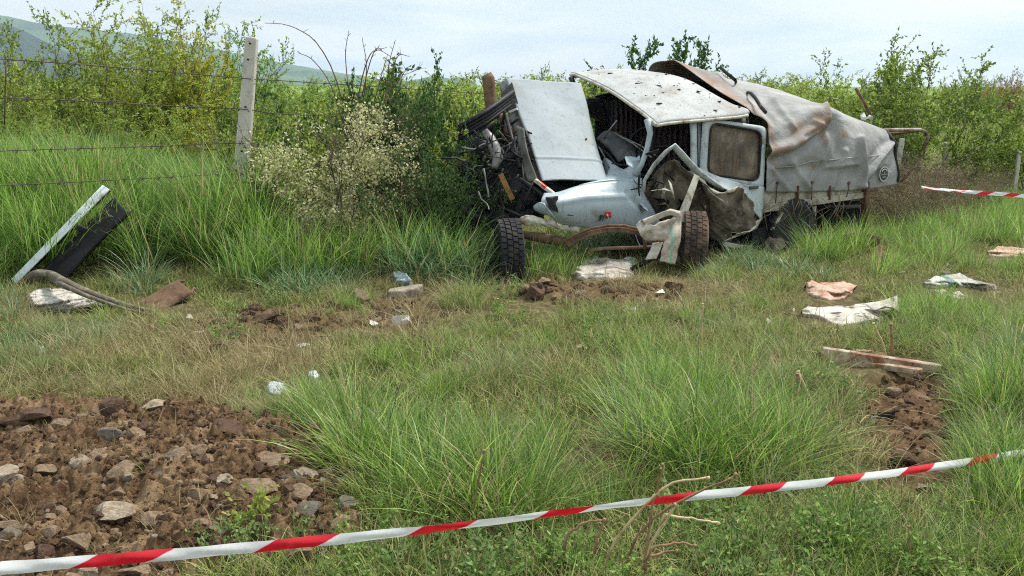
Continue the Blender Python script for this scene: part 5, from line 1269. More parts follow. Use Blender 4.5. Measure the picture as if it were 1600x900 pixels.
def scatter(name, meshes, pts, rot, scl, idx, tint, dry, label=None):
    src = bpy.data.collections.new(name + '_kinds')
    for i, me in enumerate(meshes):
        o = bpy.data.objects.new('%s_%02d' % (name, i), me); src.objects.link(o)
    me = bpy.data.meshes.new(name); n = len(pts)
    me.vertices.add(n); me.vertices.foreach_set('co', np.asarray(pts, 'f4').ravel())
    for nm, ty, ar, key in (('rot', 'FLOAT_VECTOR', rot, 'vector'), ('scl', 'FLOAT_VECTOR', scl, 'vector'), ('idx', 'INT', idx, 'value'), ('tint', 'FLOAT', tint, 'value'), ('dry', 'FLOAT', dry, 'value')):
        a = me.attributes.new(nm, ty, 'POINT'); a.data.foreach_set(key, np.asarray(ar, 'i4' if ty == 'INT' else 'f4').ravel())
    ob = bpy.data.objects.new(name, me); COL.objects.link(ob)
    ng = bpy.data.node_groups.new(name + '_scatter', 'GeometryNodeTree')
    ng.interface.new_socket('Geometry', in_out='INPUT', socket_type='NodeSocketGeometry'); ng.interface.new_socket('Geometry', in_out='OUTPUT', socket_type='NodeSocketGeometry')
    gi, go = ng.nodes.new('NodeGroupInput'), ng.nodes.new('NodeGroupOutput')
    ci = ng.nodes.new('GeometryNodeCollectionInfo'); ci.inputs['Collection'].default_value = src
    ci.inputs['Separate Children'].default_value = True; ci.inputs['Reset Children'].default_value = True
    ip = ng.nodes.new('GeometryNodeInstanceOnPoints'); ip.inputs['Pick Instance'].default_value = True
    def na(nm, ty):
        x = ng.nodes.new('GeometryNodeInputNamedAttribute'); x.data_type = ty; x.inputs['Name'].default_value = nm; return x.outputs['Attribute']
    L = ng.links
    L.new(gi.outputs[0], ip.inputs['Points']); L.new(ci.outputs[0], ip.inputs['Instance'])
    L.new(na('idx', 'INT'), ip.inputs['Instance Index']); L.new(na('rot', 'FLOAT_VECTOR'), ip.inputs['Rotation']); L.new(na('scl', 'FLOAT_VECTOR'), ip.inputs['Scale'])
    L.new(ip.outputs[0], go.inputs[0])
    md = ob.modifiers.new('scatter', 'NODES'); md.node_group = ng
    return tag(ob, label, None, None, 'stuff')

R1 = np.random.default_rng(21)
def frust(y0, y1, dens, margin=.28, extra=.9):
    amax = (1.0667 / 2 + margin)
    W = lambda y: y * amax + extra
    area = amax * (y1 * y1 - y0 * y0) + 2 * extra * (y1 - y0)
    n = int(area * dens)
    y = np.sqrt(R1.random(n) * (y1 * y1 - y0 * y0) + y0 * y0); x = (R1.random(n) * 2 - 1) * W(y)
    return x, y
def E(px, py, *ell):
    r = np.zeros_like(px)
    for cx, cy, rx, ry, *a in ell: r = np.maximum(r, (a[0] if a else 1) * np.exp(-(((px - cx) / rx) ** 2 + ((py - cy) / ry) ** 2) ** 1.5))
    return r
def truck_in(X, Y):                                # footprint of the truck
    dx, dy = X - TP.x, Y - TP.y
    s = (dx * TA + dy * TB) / (TA * TA + TB * TB); o = -dx * TB + dy * TA
    return (s > -.1) & (s < 4.75) & (o > -.02) & (o < 1.75)
KEEP = [(1325, 496, 95, 26), (1300, 462, 55, 18), (1500, 448, 70, 18), (1375, 582, 110, 24), (630, 470, 50, 12), (940, 436, 62, 16), (100, 484, 62, 22), (262, 482, 55, 16), (563, 480, 22, 14), (1578, 400, 50, 14), (797, 436, 30, 10), (433, 616, 24, 14), (626, 510, 26, 8), (490, 592, 14, 8), (1213, 396, 24, 12), (1085, 420, 40, 14), (840, 475, 40, 20)]
def keepout(px, py, grow=1.0):
    r = np.zeros(px.shape, bool)
    for cx, cy, rx, ry in KEEP: r |= ((px - cx) / (rx * grow)) ** 2 + ((py - cy) / (ry * grow)) ** 2 < 1
    return r
def soil_any(m): return np.clip(m['L'] + m['R'] + m['M'] + m['W'] + m['H'], 0, 1)
def drymap(px, py, X, Y):
    d = E(px, py, (170, 590, 330, 70), (330, 625, 230, 45), (630, 500, 170, 50), (930, 475, 300, 32, .8), (1000, 570, 260, 40, .45), (420, 560, 160, 60), (1350, 700, 200, 120, .35), (650, 640, 200, 50, .3), (940, 720, 90, 60, .6), (1330, 520, 120, 50, .4))
    return np.clip(.8 * d + (fbm(X * 1.3 + 30, Y * 1.3, 4) - .55) * 1.8, 0, 1)
def place(x, y):
    px, py, mm = masks(x, y); return px, py, mm
def emit(name, meshes, sel, x, y, scale, tint, dry, zs=None, tilt=.12, sink=0.0, label=None):
    x, y, scale, tint, dry = x[sel], y[sel], scale[sel], tint[sel], dry[sel]
    n = len(x); z = gz(x, y) - sink
    rot = np.stack([R1.normal(0, tilt, n), R1.normal(0, tilt, n), R1.random(n) * 6.283], 1)
    zz2 = scale * (1 if zs is None else zs[sel])
    return scatter(name, meshes, np.stack([x, y, z], 1), rot, np.stack([scale, scale, zz2], 1), R1.integers(0, len(meshes), n), np.clip(tint, 0, 1), np.clip(dry, 0, .95), label)

rg = np.random.default_rng(3)
# ---- short meadow cover
meadow = [fastmesh('meadow_tuft', [blades(44, .10, (.05, .15), .9, .0050, .9, rg, 3, jit=.35), blades(8, .10, (.10, .22), .5, .003, .8, rg, 3)], G_MEADOW) for _ in range(6)]
mwide = [fastmesh('meadow_wide_tuft', [blades(60, .22, (.07, .22), .7, .010, .8, rg, 3, jit=.3)], G_MEADOW) for _ in range(4)]
A = [frust(1.65, 3.6, 230), frust(3.6, 6.2, 150), frust(6.2, 11, 84)]
x = np.concatenate([a[0] for a in A]); y = np.concatenate([a[1] for a in A])
px, py, mm = place(x, y); so = soil_any(mm); dr = drymap(px, py, x, y)
so = np.clip(so - .35 * mm['M'], 0, 1)
so = np.mean([np.clip(sum(masks(x + a_, y + b_)[2][k_] for k_ in 'LRWH') + .65 * masks(x + a_, y + b_)[2]['M'], 0, 1) for a_, b_ in ((0, 0), (.13, 0), (-.13, 0), (0, .13), (0, -.13))], 0)
keep = (R1.random(len(x)) > so * .985) & (R1.random(len(x)) > mm['D'] * .6) & ~(truck_in(x, y) & (R1.random(len(x)) > .25)) & ~(keepout(px, py, .9) & (R1.random(len(x)) > .2))
sc = (.7 + .6 * fbm(x * 1.7, y * 1.7, 3)) * R1.uniform(.7, 1.3, len(x)) * np.where(keepout(px, py, 1.1), .55, 1) * (1 - .3 * dr)
emit('meadow_grass', meadow, keep, x, y, sc, dr * 1.1 + R1.normal(0, .15, len(x)), dr * .75 + .02, label='short mixed meadow grass')
A = [frust(10.5, 18, 22), frust(18, 30, 9), frust(30, 60, 2.2)]
x = np.concatenate([a[0] for a in A]); y = np.concatenate([a[1] for a in A])
px, py, mm = place(x, y)
pat = fbm(x * .5 + 9, y * .5, 4)
keep = (R1.random(len(x)) < .45 + pat)
sc = R1.uniform(.7, 1.3, len(x)) * np.where(y > 18, 1.5, 1.0) * np.where(y > 30, 1.8, 1)
emit('distant_grass', mwide, keep, x, y, sc, (pat - .4) * 2, (pat > .62) * .5 + .02, label='grass of the field behind the truck')
# ---- dry straw, lying
dryk = [fastmesh('dry_tuft', [blades(34, .14, (.08, .26), 1.2, .0032, .7, rg, 3, jit=.45)], G_DRY) for _ in range(4)]
A = [frust(1.65, 4, 80), frust(4, 11, 52)]
x = np.concatenate([a[0] for a in A]); y = np.concatenate([a[1] for a in A])
px, py, mm = place(x, y); so = soil_any(mm); dr = drymap(px, py, x, y)
keep = (R1.random(len(x)) < .16 + 1.0 * dr) & (R1.random(len(x)) > np.clip(so * .97 - mm['R'] * .12, 0, 1)) & ~keepout(px, py, .8) & ~truck_in(x, y)
emit('dry_grass', dryk, keep, x, y, R1.uniform(.6, 1.25, len(x)) * np.where(mm['D'] > 0, .8, 1), R1.random(len(x)) * .8, 0 * x, tilt=.25, label='dead straw lying in the meadow')
dtuss = [fastmesh('dry_tussock', [blades(110, .12, (.10, .32), .9, .0046, .9, rg, 4, jit=.3)], G_DRY) for _ in range(3)]
X9, Y9 = frust(3.6, 8.6, 7); p9, q9, m9 = place(X9, Y9); d9 = drymap(p9, q9, X9, Y9)
k9 = (R1.random(len(X9)) < d9 * 1.1 - .1) & (m9['L'] + m9['R'] < .5) & ~keepout(p9, q9, 1.2) & ~truck_in(X9, Y9)
emit('dry_tussocks', dtuss, k9, X9, Y9, R1.uniform(.45, 1.0, len(X9)), R1.random(len(X9)), 0 * X9, tilt=.2, label='tufts of last years brown grass')
# ---- fine tussocks
tuss = [fastmesh('tussock', [blades(190, .13, (.18, .52), .80, .0054, .75, rg, 5, jit=.24), blades(60, .15, (.12, .28), 1.2, .0034, .8, rg, 4)], G_TUSS) for _ in range(5)]
TL = []      # (px, py of the root, height in photo pixels)
for a in [(500, 705, 150), (450, 690, 90), (560, 735, 150), (620, 765, 140), (680, 790, 150), (735, 805, 170), (790, 815, 170), (835, 800, 140), (600, 700, 120), (540, 660, 110), (470, 650, 80), (650, 720, 120), (720, 740, 130), (780, 750, 120),
          (1000, 700, 130), (1050, 715, 150), (1100, 735, 170), (1150, 745, 150), (1210, 735, 120), (1020, 655, 100), (1090, 660, 110), (1150, 680, 120), (1210, 690, 100), (1260, 700, 100), (950, 640, 80), (1030, 610, 80), (1100, 620, 80), (1170, 630, 80), (980, 760, 90), (1190, 790, 100), (1260, 770, 90), (1290, 820, 90),
          (700, 620, 80), (760, 600, 75), (820, 585, 70), (640, 590, 60), (880, 610, 70), (600, 570, 60), (720, 560, 60), (850, 550, 55), (950, 545, 50), (1060, 560, 60), (690, 540, 50), (770, 530, 50), (900, 505, 45), (1000, 510, 45), (1080, 500, 45), (1150, 520, 50),
          (1520, 640, 100), (1560, 650, 110), (1600, 640, 110), (1640, 660, 110), (1575, 600, 80), (1500, 590, 60), (1580, 720, 110), (1620, 760, 110), (1560, 690, 80), (1590, 800, 120), (1540, 830, 90), (1450, 520, 60), (1500, 540, 55), (1540, 520, 55), (1580, 540, 60), (1420, 545, 45),
          (1280, 590, 60), (1240, 560, 60), (1220, 610, 70), (1310, 640, 60), (1200, 560, 55), (1260, 500, 40), (1180, 480, 40), (1220, 450, 36), (60, 590, 55), (20, 570, 60), (120, 580, 45), (300, 600, 45), (380, 600, 50), (250, 590, 40), (360, 640, 40), (420, 650, 55), (200, 610, 40), (160, 600, 40),
          (720, 475, 50), (735, 465, 50), (700, 480, 40), (930, 505, 40), (640, 545, 40), (560, 545, 40), (860, 840, 60), (1330, 860, 90), (1420, 870, 90), (1500, 880, 100), (1580, 890, 110), (1180, 870, 80), (1080, 880, 70), (900, 890, 70), (650, 880, 50)]:
    TL.append(a)
tp = [on_ground(a[0], a[1]) for a in TL]
x = np.array([p.x for p in tp]); y = np.array([p.y for p in tp]); hh = np.array([a[2] for a in TL])
sc1 = hh / (F / (y * CP + 1.6 * SP_)) / .38
X2, Y2 = frust(1.7, 11, 7.0); p2, q2, m2 = place(X2, Y2); d2_ = drymap(p2, q2, X2, Y2)
k2 = (soil_any(m2) + m2['D'] < .5) & ~keepout(p2, q2, 1.3) & ~truck_in(X2, Y2) & (fbm(X2 * .9, Y2 * .9, 3) > .42) & ~((q2 > 790) & (p2 < 650)) & ~((p2 > 770) & (p2 < 1400) & (q2 > 395) & (q2 < 470)) & ~((p2 > 390) & (p2 < 700) & (q2 > 440) & (q2 < 540)) 
# neighbours of the listed tussocks, so that they grow in stands
nx, ny, nsca = [], [], []
for i in range(len(x)):
    for k in range(2): nx.append(x[i] + R1.normal(0, .13)); ny.append(y[i] + R1.normal(0, .13)); nsca.append(sc1[i] * R1.uniform(.4, .8))
xa = np.concatenate([x, nx, X2[k2]]); ya = np.concatenate([y, ny, Y2[k2]]); sa = np.concatenate([sc1, nsca, R1.uniform(.25, .6, k2.sum())])
p3_, q3_, m3 = place(xa, ya); da = drymap(p3_, q3_, xa, ya)
ok = (soil_any(m3) < .5) & ~keepout(p3_, q3_, 1.0)
emit('tussock_grass', tuss, ok, xa, ya, np.clip(sa, .15, 1.5), da * .9 + R1.normal(.15, .28, len(xa)), da * .4 + .35 * E(p3_, q3_, (340, 590, 140, 55), (250, 620, 140, 40)), tilt=.1, label='fine leaved tussock grass')
# ---- tall grass on the bank and around the truck
tall = [fastmesh('tall_tuft', [blades(70, .16, (.35, .85), .38, .0085, .75, rg, 6, jit=.14), blades(40, .18, (.2, .45), .7, .008, .8, rg, 5)], G_TALL) for _ in range(5)]
X3, Y3 = frust(5.4, 12.5, 70, .22); p4, q4, m4 = place(X3, Y3); p4, q4 = to_px(X3, Y3, gz(X3, Y3))
edge = 470 - 40 * sstep(140, 260, p4) + (fbm(X3 * 2, Y3 * 2, 3) - .5) * 30
k3 = (p4 < 470 + (fbm(X3 * 3, Y3 * 3, 2) - .5) * 80) & (q4 < edge - 18) & ~keepout(p4, q4, 1.25) & (soil_any(m4) + m4['D'] < .5)
k3 &= ~((p4 > -20) & (p4 < 225) & (Y3 < D0 + .12 + .0030 * np.clip(p4 - 20, 0, 220)))
k3 &= ~((p4 > 200) & (p4 < 330) & (q4 > 425))
s3 = R1.uniform(.75, 1.25, len(X3)) * (1 - .12 * sstep(60, 420, p4)) * (1 - .3 * sstep(425, 465, q4)) * (1 - .35 * sstep(9.6, 11, Y3))
X4, Y4 = frust(7, 14, 30); p5_, q5_, m5 = place(X4, Y4)
k4 = (E(p5_, q5_, (1440, 385, 110, 30), (1320, 395, 40, 16, .8), (1560, 400, 110, 45), (1480, 415, 160, 30, .6), (1250, 410, 60, 14, .5), (1580, 350, 120, 40, .8)) > R1.random(len(X4)) * .9 + .12) & ~truck_in(X4, Y4) & ~keepout(p5_, q5_, 1.4)
s4 = R1.uniform(.30, .62, len(X4))
LL = [(540, 640, 60), (480, 630, 60), (510, 665, 70), (700, 700, 90), (760, 730, 110), (820, 745, 110), (850, 790, 110), (600, 720, 90), (1000, 620, 80), (1040, 600, 80), (1080, 640, 90), (1110, 660, 100), (1150, 700, 120), (1190, 660, 90), (1060, 700, 110), (1100, 590, 70), (1020, 570, 60), (1440, 510, 50), (1470, 495, 50), (1500, 490, 46), (1530, 500, 50), (1560, 510, 50), (1430, 535, 46), (1560, 640, 110), (1600, 660, 120), (1640, 640, 120), (1560, 720, 110), (1610, 790, 130), (1500, 500, 60), (1420, 500, 40), (1580, 500, 50), (850, 425, 70), (868, 432, 70), (880, 415, 60), (842, 410, 60), (895, 425, 40), (1300, 410, 60), (1285, 405, 70), (1100, 440, 40), (560, 480, 40), (700, 730, 90), (440, 440, 120), (480, 436, 115), (520, 432, 110), (560, 428, 100), (600, 424, 110), (640, 422, 110), (690, 425, 110), (730, 428, 90), (420, 425, 130), (390, 415, 130), (350, 410, 140), (372, 396, 170), (352, 392, 160), (392, 398, 165), (410, 402, 150), (335, 392, 150)]
XL = [on_ground(a[0], a[1]) for a in LL]; NR = 7; xl = np.repeat([p.x for p in XL], NR) + R1.normal(0, .12, NR * len(XL)); yl = np.repeat([p.y for p in XL], NR) + R1.normal(0, .12, NR * len(XL))
sl = np.repeat([a[2] / (F / (p.y * CP + 1.6 * SP_)) / .62 for a, p in zip(LL, XL)], NR) * R1.uniform(.5, 1.05, NR * len(XL))
xa = np.concatenate([X3[k3], X4[k4], xl]); ya = np.concatenate([Y3[k3], Y4[k4], yl]); sa = np.concatenate([s3[k3], s4[k4], sl])
emit('tall_grass', tall, np.ones(len(xa), bool), xa, ya, sa, (fbm(xa * 1.2 + 5, ya * 1.2, 3) - .42) * 2.2 + R1.normal(0, .28, len(xa)), (fbm(xa * 2.2 + 8, ya * 2.2, 3) - .5) * .35 + .03, tilt=.10, label='tall fresh green grass on the bank')
# ---- blue green sedge clumps
sedge = [fastmesh('sedge_clump', [blades(95, .12, (.30, .62), .85, .0085, .9, rg, 5, jit=.2)], G_SEDGE) for _ in range(4)]
SL = [(200, 456, 60), (225, 446, 70), (440, 455, 80), (480, 465, 70), (460, 440, 80), (510, 455, 60), (540, 440, 60), (600, 425, 110), (640, 430, 120), (680, 428, 125), (720, 422, 120), (745, 434, 100), (700, 436, 100), (660, 436, 100), (620, 432, 100), (615, 405, 90), (660, 400, 100), (570, 420, 80), (850, 425, 70), (870, 420, 60), (835, 430, 50), (895, 405, 50), (930, 395, 45), (960, 392, 45), (980, 395, 40),
      (905, 380, 50), (935, 376, 50), (965, 374, 50), (1000, 372, 50), (870, 385, 45), (1150, 412, 50), (1180, 420, 50), (1130, 430, 40), (1210, 425, 46), (1108, 432, 36), (1075, 428, 46), (1245, 432, 60), (1195, 410, 40), (1160, 398, 40), (40, 560, 60), (80, 560, 60), (10, 540, 70), (60, 530, 50), (110, 540, 40), (20, 500, 60), (150, 530, 40), (180, 520, 40), (5, 480, 60), (1580, 560, 80), (1540, 575, 70)]
tp = [on_ground(a[0], a[1]) for a in SL]
x = np.array([p.x for p in tp]); y = np.array([p.y for p in tp]); hh = np.array([a[2] for a in SL])
sc1 = hh / (F / (y * CP + 1.6 * SP_)) / .50
x = np.concatenate([x, x + R1.normal(0, .16, len(x))]); y = np.concatenate([y, y + R1.normal(0, .16, len(y))]); sc1 = np.concatenate([sc1, sc1 * .7])
px, py, mm = place(x, y)
emit('sedge', sedge, ~keepout(px, py, .8), x, y, sc1, R1.random(len(x)) * .8, R1.random(len(x)) * .1, tilt=.12, label='bluish green sedge clumps')

# ---- branching plants
def leaves(P, D, L, Wd, rng, spread=.9):
    n = len(P)
    d = D + rng.normal(0, spread, (n, 3)); d /= np.linalg.norm(d, axis=1, keepdims=True)
    r = rng.normal(0, 1, (n, 3)); s = np.cross(d, r); s /= np.linalg.norm(s, axis=1, keepdims=True)
    l = (L * rng.uniform(.6, 1.25, n))[:, None]; w = (Wd * rng.uniform(.7, 1.2, n))[:, None]
    V = np.stack([P, P + d * l * .45 - s * w / 2, P + d * l, P + d * l * .45 + s * w / 2], 1)
    tone = np.repeat(rng.random(n)[:, None], 4, 1); b = np.arange(n) * 4
    return V.reshape(-1, 3), np.stack([b, b + 1, b + 2, b + 3], 1), np.zeros((0, 3), int), np.stack([tone, 0 * tone + .5, tone], 2).reshape(-1, 3)
def grow(seed, H, W, stems=10, tilt=.5, up=.25, nb=10, bl=.35, nt=5, tl=.16, nl=7, r0=.018, base=.12, start=.2, wob=.14, leaf_from=.0, bare=0.0, sprout=0):
    rng = np.random.default_rng(seed); lines = []; LP, LD = [], []
    def walk(p, d, L, n, wob_, up_):
        pts = [p.copy()]; dd = d / np.linalg.norm(d); dirs = [dd]
        for k in range(n):
            dd = dd + rng.normal(0, wob_, 3) + np.array([0, 0, up_ / n * 2]); dd /= np.linalg.norm(dd)
            p = p + dd * L / n; pts.append(p); dirs.append(dd)
        return pts, dirs
    for s in range(stems):
        az = rng.random() * 6.283; t = tilt * math.sqrt(rng.random())
        p = np.array([math.cos(az), math.sin(az), 0]) * base * rng.random()
        d = np.array([math.sin(t) * math.cos(az) * W, math.sin(t) * math.sin(az) * W, math.cos(t)])
        SL_ = H * rng.uniform(.65, 1.05)
        if sprout and s < sprout: SL_ = H * rng.uniform(1.05, 1.3); d = np.array([d[0] * .4, d[1] * .4, 1])
        pts, dirs = walk(p, d, SL_, 9, wob, up)
        lines.append((pts, [r0 * (1 - .8 * k / 9) for k in range(10)]))
        for b in range(nb):
            f = start + (1 - start) * (b + rng.random()) / nb; i = min(int(f * 9), 8); q = pts[i] + (pts[i + 1] - pts[i]) * (f * 9 - i)
            a2 = rng.random() * 6.283; nrm = np.cross(dirs[i], np.array([math.cos(a2), math.sin(a2), .3])); nrm /= np.linalg.norm(nrm) + 1e-9
            bd = dirs[i] * .75 + nrm * .8
            bp, bdr = walk(q, bd, SL_ * bl * (1.1 - .75 * f) * rng.uniform(.6, 1.3), 5, wob * 1.4, up * .6)
            lines.append((bp, [r0 * .35 * (1 - .7 * k / 5) for k in range(6)]))
            for w in range(nt):
                g = (w + rng.random()) / nt; j = min(int(g * 5), 4); q2 = bp[j] + (bp[j + 1] - bp[j]) * (g * 5 - j)
                a3 = rng.normal(0, 1, 3); td = bdr[j] * .8 + a3 / np.linalg.norm(a3) * .8
                tp_, tdr = walk(q2, td, tl * rng.uniform(.5, 1.3), 3, wob * 1.6, .1)
                lines.append((tp_, [r0 * .14, r0 * .12, r0 * .1, r0 * .06]))
                if rng.random() < bare: continue
                for l in range(nl):
                    h = (l + rng.random()) / nl * 3; jj = min(int(h), 2)
                    LP.append(tp_[jj] + (tp_[jj + 1] - tp_[jj]) * (h - jj)); LD.append(tdr[jj])
            if rng.random() > bare:
                for l in range(nl):
                    h = rng.random() * 5; jj = min(int(h), 4); LP.append(bp[jj] + (bp[jj + 1] - bp[jj]) * (h - jj)); LD.append(bdr[jj])
        if leaf_from < 1:
            for l in range(nl * 3):
                h = (leaf_from + (1 - leaf_from) * rng.random()) * 9
                jj = min(int(h), 8)
                if jj > 5: LP.append(pts[jj] + (pts[jj + 1] - pts[jj]) * (h - jj)); LD.append(dirs[jj])
    return lines, np.array(LP), np.array(LD), rng
def stem_mesh(name, lines, mat, n=3):
    V, Q = [], []; o = 0
    for pts, rs in lines:
        P = np.array(pts); T_ = np.gradient(P, axis=0); T_ /= np.linalg.norm(T_, axis=1, keepdims=True) + 1e-9
        ref = np.array([.3, .9, .2]); A_ = np.cross(T_, ref); A_ /= np.linalg.norm(A_, axis=1, keepdims=True) + 1e-9; B_ = np.cross(T_, A_)
        r = np.array(rs)[:, None]
        ringv = np.stack([P + (A_ * math.cos(2 * math.pi * k / n) + B_ * math.sin(2 * math.pi * k / n)) * r for k in range(n)], 1)
        V.append(ringv.reshape(-1, 3)); m_ = len(P)
        for i in range(m_ - 1):
            for k in range(n): Q.append((o + i * n + k, o + i * n + (k + 1) % n, o + (i + 1) * n + (k + 1) % n, o + (i + 1) * n + k))
        o += m_ * n
    V = np.concatenate(V)
    return fastmesh(name, [(V, np.array(Q), np.zeros((0, 3), int), np.full((len(V), 3), .5))], mat)
bark = worn('grey_brown_bark', srgb(104, 92, 78), srgb(70, 60, 50), (.45, .65), 8, .95, 0, .1, .3, 40, .2)
darkbark = worn('dark_bark', srgb(74, 66, 56), srgb(48, 42, 36), (.45, .65), 8, .95, 0, .1, .3, 40, .2)
palebark = worn('pale_dead_bark', srgb(150, 136, 116), srgb(104, 90, 74), (.45, .65), 8, .95, 0, .1, .3, 40, .2)
LM = {
 'green': leafy_mat('bush_leaves', [(0, srgb(78, 102, 38)), (.5, srgb(124, 150, 60)), (1, srgb(172, 188, 100))], trans=.48, objvar=.3),
 'lime': leafy_mat('lime_leaves', [(0, srgb(104, 124, 42)), (.5, srgb(150, 168, 68)), (1, srgb(192, 202, 112))], trans=.48, objvar=.25),
 'yellow': leafy_mat('yellow_leaves', [(0, srgb(130, 138, 40)), (.5, srgb(182, 186, 66)), (1, srgb(214, 214, 108))], trans=.48, objvar=.2),
 'deep': leafy_mat('deep_leaves', [(0, srgb(42, 74, 32)), (.5, srgb(70, 106, 48)), (1, srgb(112, 142, 76))], trans=.35, objvar=.2),
 'autumn': leafy_mat('russet_leaves', [(0, srgb(112, 88, 52)), (.5, srgb(146, 122, 72)), (1, srgb(176, 158, 104))], trans=.35, objvar=.3),
 'blossom': leafy_mat('blossom_petals', [(0, srgb(160, 164, 100)), (.4, srgb(196, 196, 140)), (1, srgb(224, 220, 180))], trans=.3),
 'brownish': leafy_mat('withered_leaves', [(0, srgb(98, 92, 58)), (.5, srgb(132, 124, 80)), (1, srgb(164, 156, 108))], trans=.3, objvar=.2),
}
def plant_kind(name, seed, H, W, leaf, ll, lw, barkm=bark, spread=.9, trunk='stems', crown='foliage', **k):
    lines, LP, LD, rng = grow(seed, H, W, **k)
    sm = stem_mesh(trunk, lines, barkm)
    fm = fastmesh(crown, [leaves(LP, LD, ll, lw, rng, spread)], LM[leaf])
    top = max(float(LP[:, 2].max()), max(float(np.array(p)[:, 2].max()) for p, _ in lines))
    return dict(name=name, stem=sm, leaf=fm, H=float(np.percentile(LP[:, 2], 99.3)), n=len(LP), tn=trunk, cn=crown)
def plant(kind, px, d, top, label, cat='shrub', group=None, wide=1.0, rz=None, base=None):
    b = at(px, 300, d); z = float(gz(b.x, d)[0]) - .03
    t = at(px, top, d)
    s = (t.z - z) / kind['H']
    o = thing(kind['name'], label, cat, (t.x if base is None else base.x, d, z), group)
    o.scale = (s * wide, s * wide, s); o.rotation_euler = (0, 0, random.random() * 6.283 if rz is None else rz)
    for nm, me in ((kind['tn'], kind['stem']), (kind['cn'], kind['leaf'])):
        c = bpy.data.objects.new(nm, me); COL.objects.link(c); c.parent = o
    return o
K = {}
K['g1'] = plant_kind('green_bush', 1, 2.4, 1.0, 'green', .052, .026, stems=20, tilt=.85, nb=12, nt=5, tl=.22, nl=12, bl=.36, base=.25, sprout=0, r0=.013)
K['g2'] = plant_kind('green_bush', 2, 2.4, 1.1, 'lime', .05, .024, stems=22, tilt=.8, nb=12, nt=5, tl=.20, nl=12, bl=.34, base=.3, sprout=0, r0=.012)
K['y1'] = plant_kind('yellow_green_bush', 3, 2.6, .8, 'yellow', .05, .026, stems=20, tilt=.55, nb=12, nt=4, tl=.18, nl=12, bl=.24, base=.35, up=.35, sprout=4, r0=.012)
K['y2'] = plant_kind('yellow_green_bush', 4, 2.5, .9, 'lime', .05, .025, stems=18, tilt=.6, nb=12, nt=4, tl=.20, nl=12, bl=.30, base=.3, sprout=1, r0=.012)
K['br'] = plant_kind('russet_bush', 5, 2.4, 1.0, 'autumn', .05, .024, stems=18, tilt=.7, nb=11, nt=4, tl=.2, nl=9, bl=.34, base=.3, r0=.012)
K['t1'] = plant_kind('young_tree', 6, 3.0, .8, 'deep', .085, .045, stems=16, tilt=.85, nb=13, nt=7, tl=.26, nl=16, bl=.45, base=.1, r0=.03, trunk='trunk', crown='crown', start=.35)
K['w1'] = plant_kind('round_bush', 7, 2.6, 1.2, 'green', .062, .03, stems=40, tilt=.95, nb=13, nt=5, tl=.20, nl=11, bl=.30, base=.2, up=.3, r0=.013, start=.3)
K['d1'] = plant_kind('leafy_bush', 8, 2.0, 1.0, 'lime', .06, .035, stems=18, tilt=.8, nb=11, nt=4, tl=.18, nl=6, bl=.32, base=.3)
K['tw'] = plant_kind('brown_scrub', 9, 1.1, 1.6, 'brownish', .034, .02, palebark, stems=46, tilt=1.15, nb=11, nt=5, tl=.16, nl=2, bl=.34, base=.4, bare=.4, r0=.014)
K['tg'] = plant_kind('tangled_bush', 10, 1.5, 1.1, 'deep', .032, .018, stems=26, tilt=.95, nb=12, nt=5, tl=.15, nl=6, bl=.3, base=.35, r0=.010)
K['dg'] = plant_kind('leafy_bush', 18, 1.8, .9, 'deep', .05, .028, stems=26, tilt=.75, nb=12, nt=5, tl=.16, nl=9, bl=.30, base=.3, r0=.010)
K['far'] = plant_kind('thicket_bush', 12, 2.4, 1.3, 'lime', .09, .045, stems=14, tilt=.9, nb=9, nt=4, tl=.25, nl=9, bl=.36, base=.5, sprout=0, r0=.012)
K['far2'] = plant_kind('thicket_bush', 13, 2.4, 1.3, 'green', .09, .045, stems=14, tilt=.9, nb=9, nt=4, tl=.25, nl=9, bl=.36, base=.5, sprout=0, r0=.012)
# left group beyond the fence
for kd, px, d, top, lab, w in [('g2', 20, 13.5, 118, 'low yellow green bush at the left frame edge beyond the fence', 1.1), ('g1', 78, 12.8, 34, 'tall green bush behind the fence, leftmost tall one in front of the dark hill', .9), ('g2', 140, 12.2, 24, 'tall olive bush behind the fence with a forked dark stem', 1.0), ('y2', 200, 13.6, 42, 'light green bush filling the gap behind the top wire', .9),
                               ('y1', 262, 12.4, 6, 'bright yellow bush with long thin shoots rising highest behind the wires', .95), ('g1', 322, 13.6, 32, 'green bush with loose upright sprays left of the concrete post', .8), ('y1', 300, 11.4, 150, 'low yellow flowering bush at the foot of the wires', 1.0), ('y2', 60, 11.2, 150, 'low light green bush under the left end of the wires', 1.3), ('g2', 180, 11.0, 165, 'low leafy bush behind the tall grass under the second wire', 1.3), ('g1', 372, 12.6, 130, 'low green bush just behind the concrete post', 1.1)]:
    plant(K[kd], px, d, top, lab, 'bush', 'bushes beyond the wire fence', w)
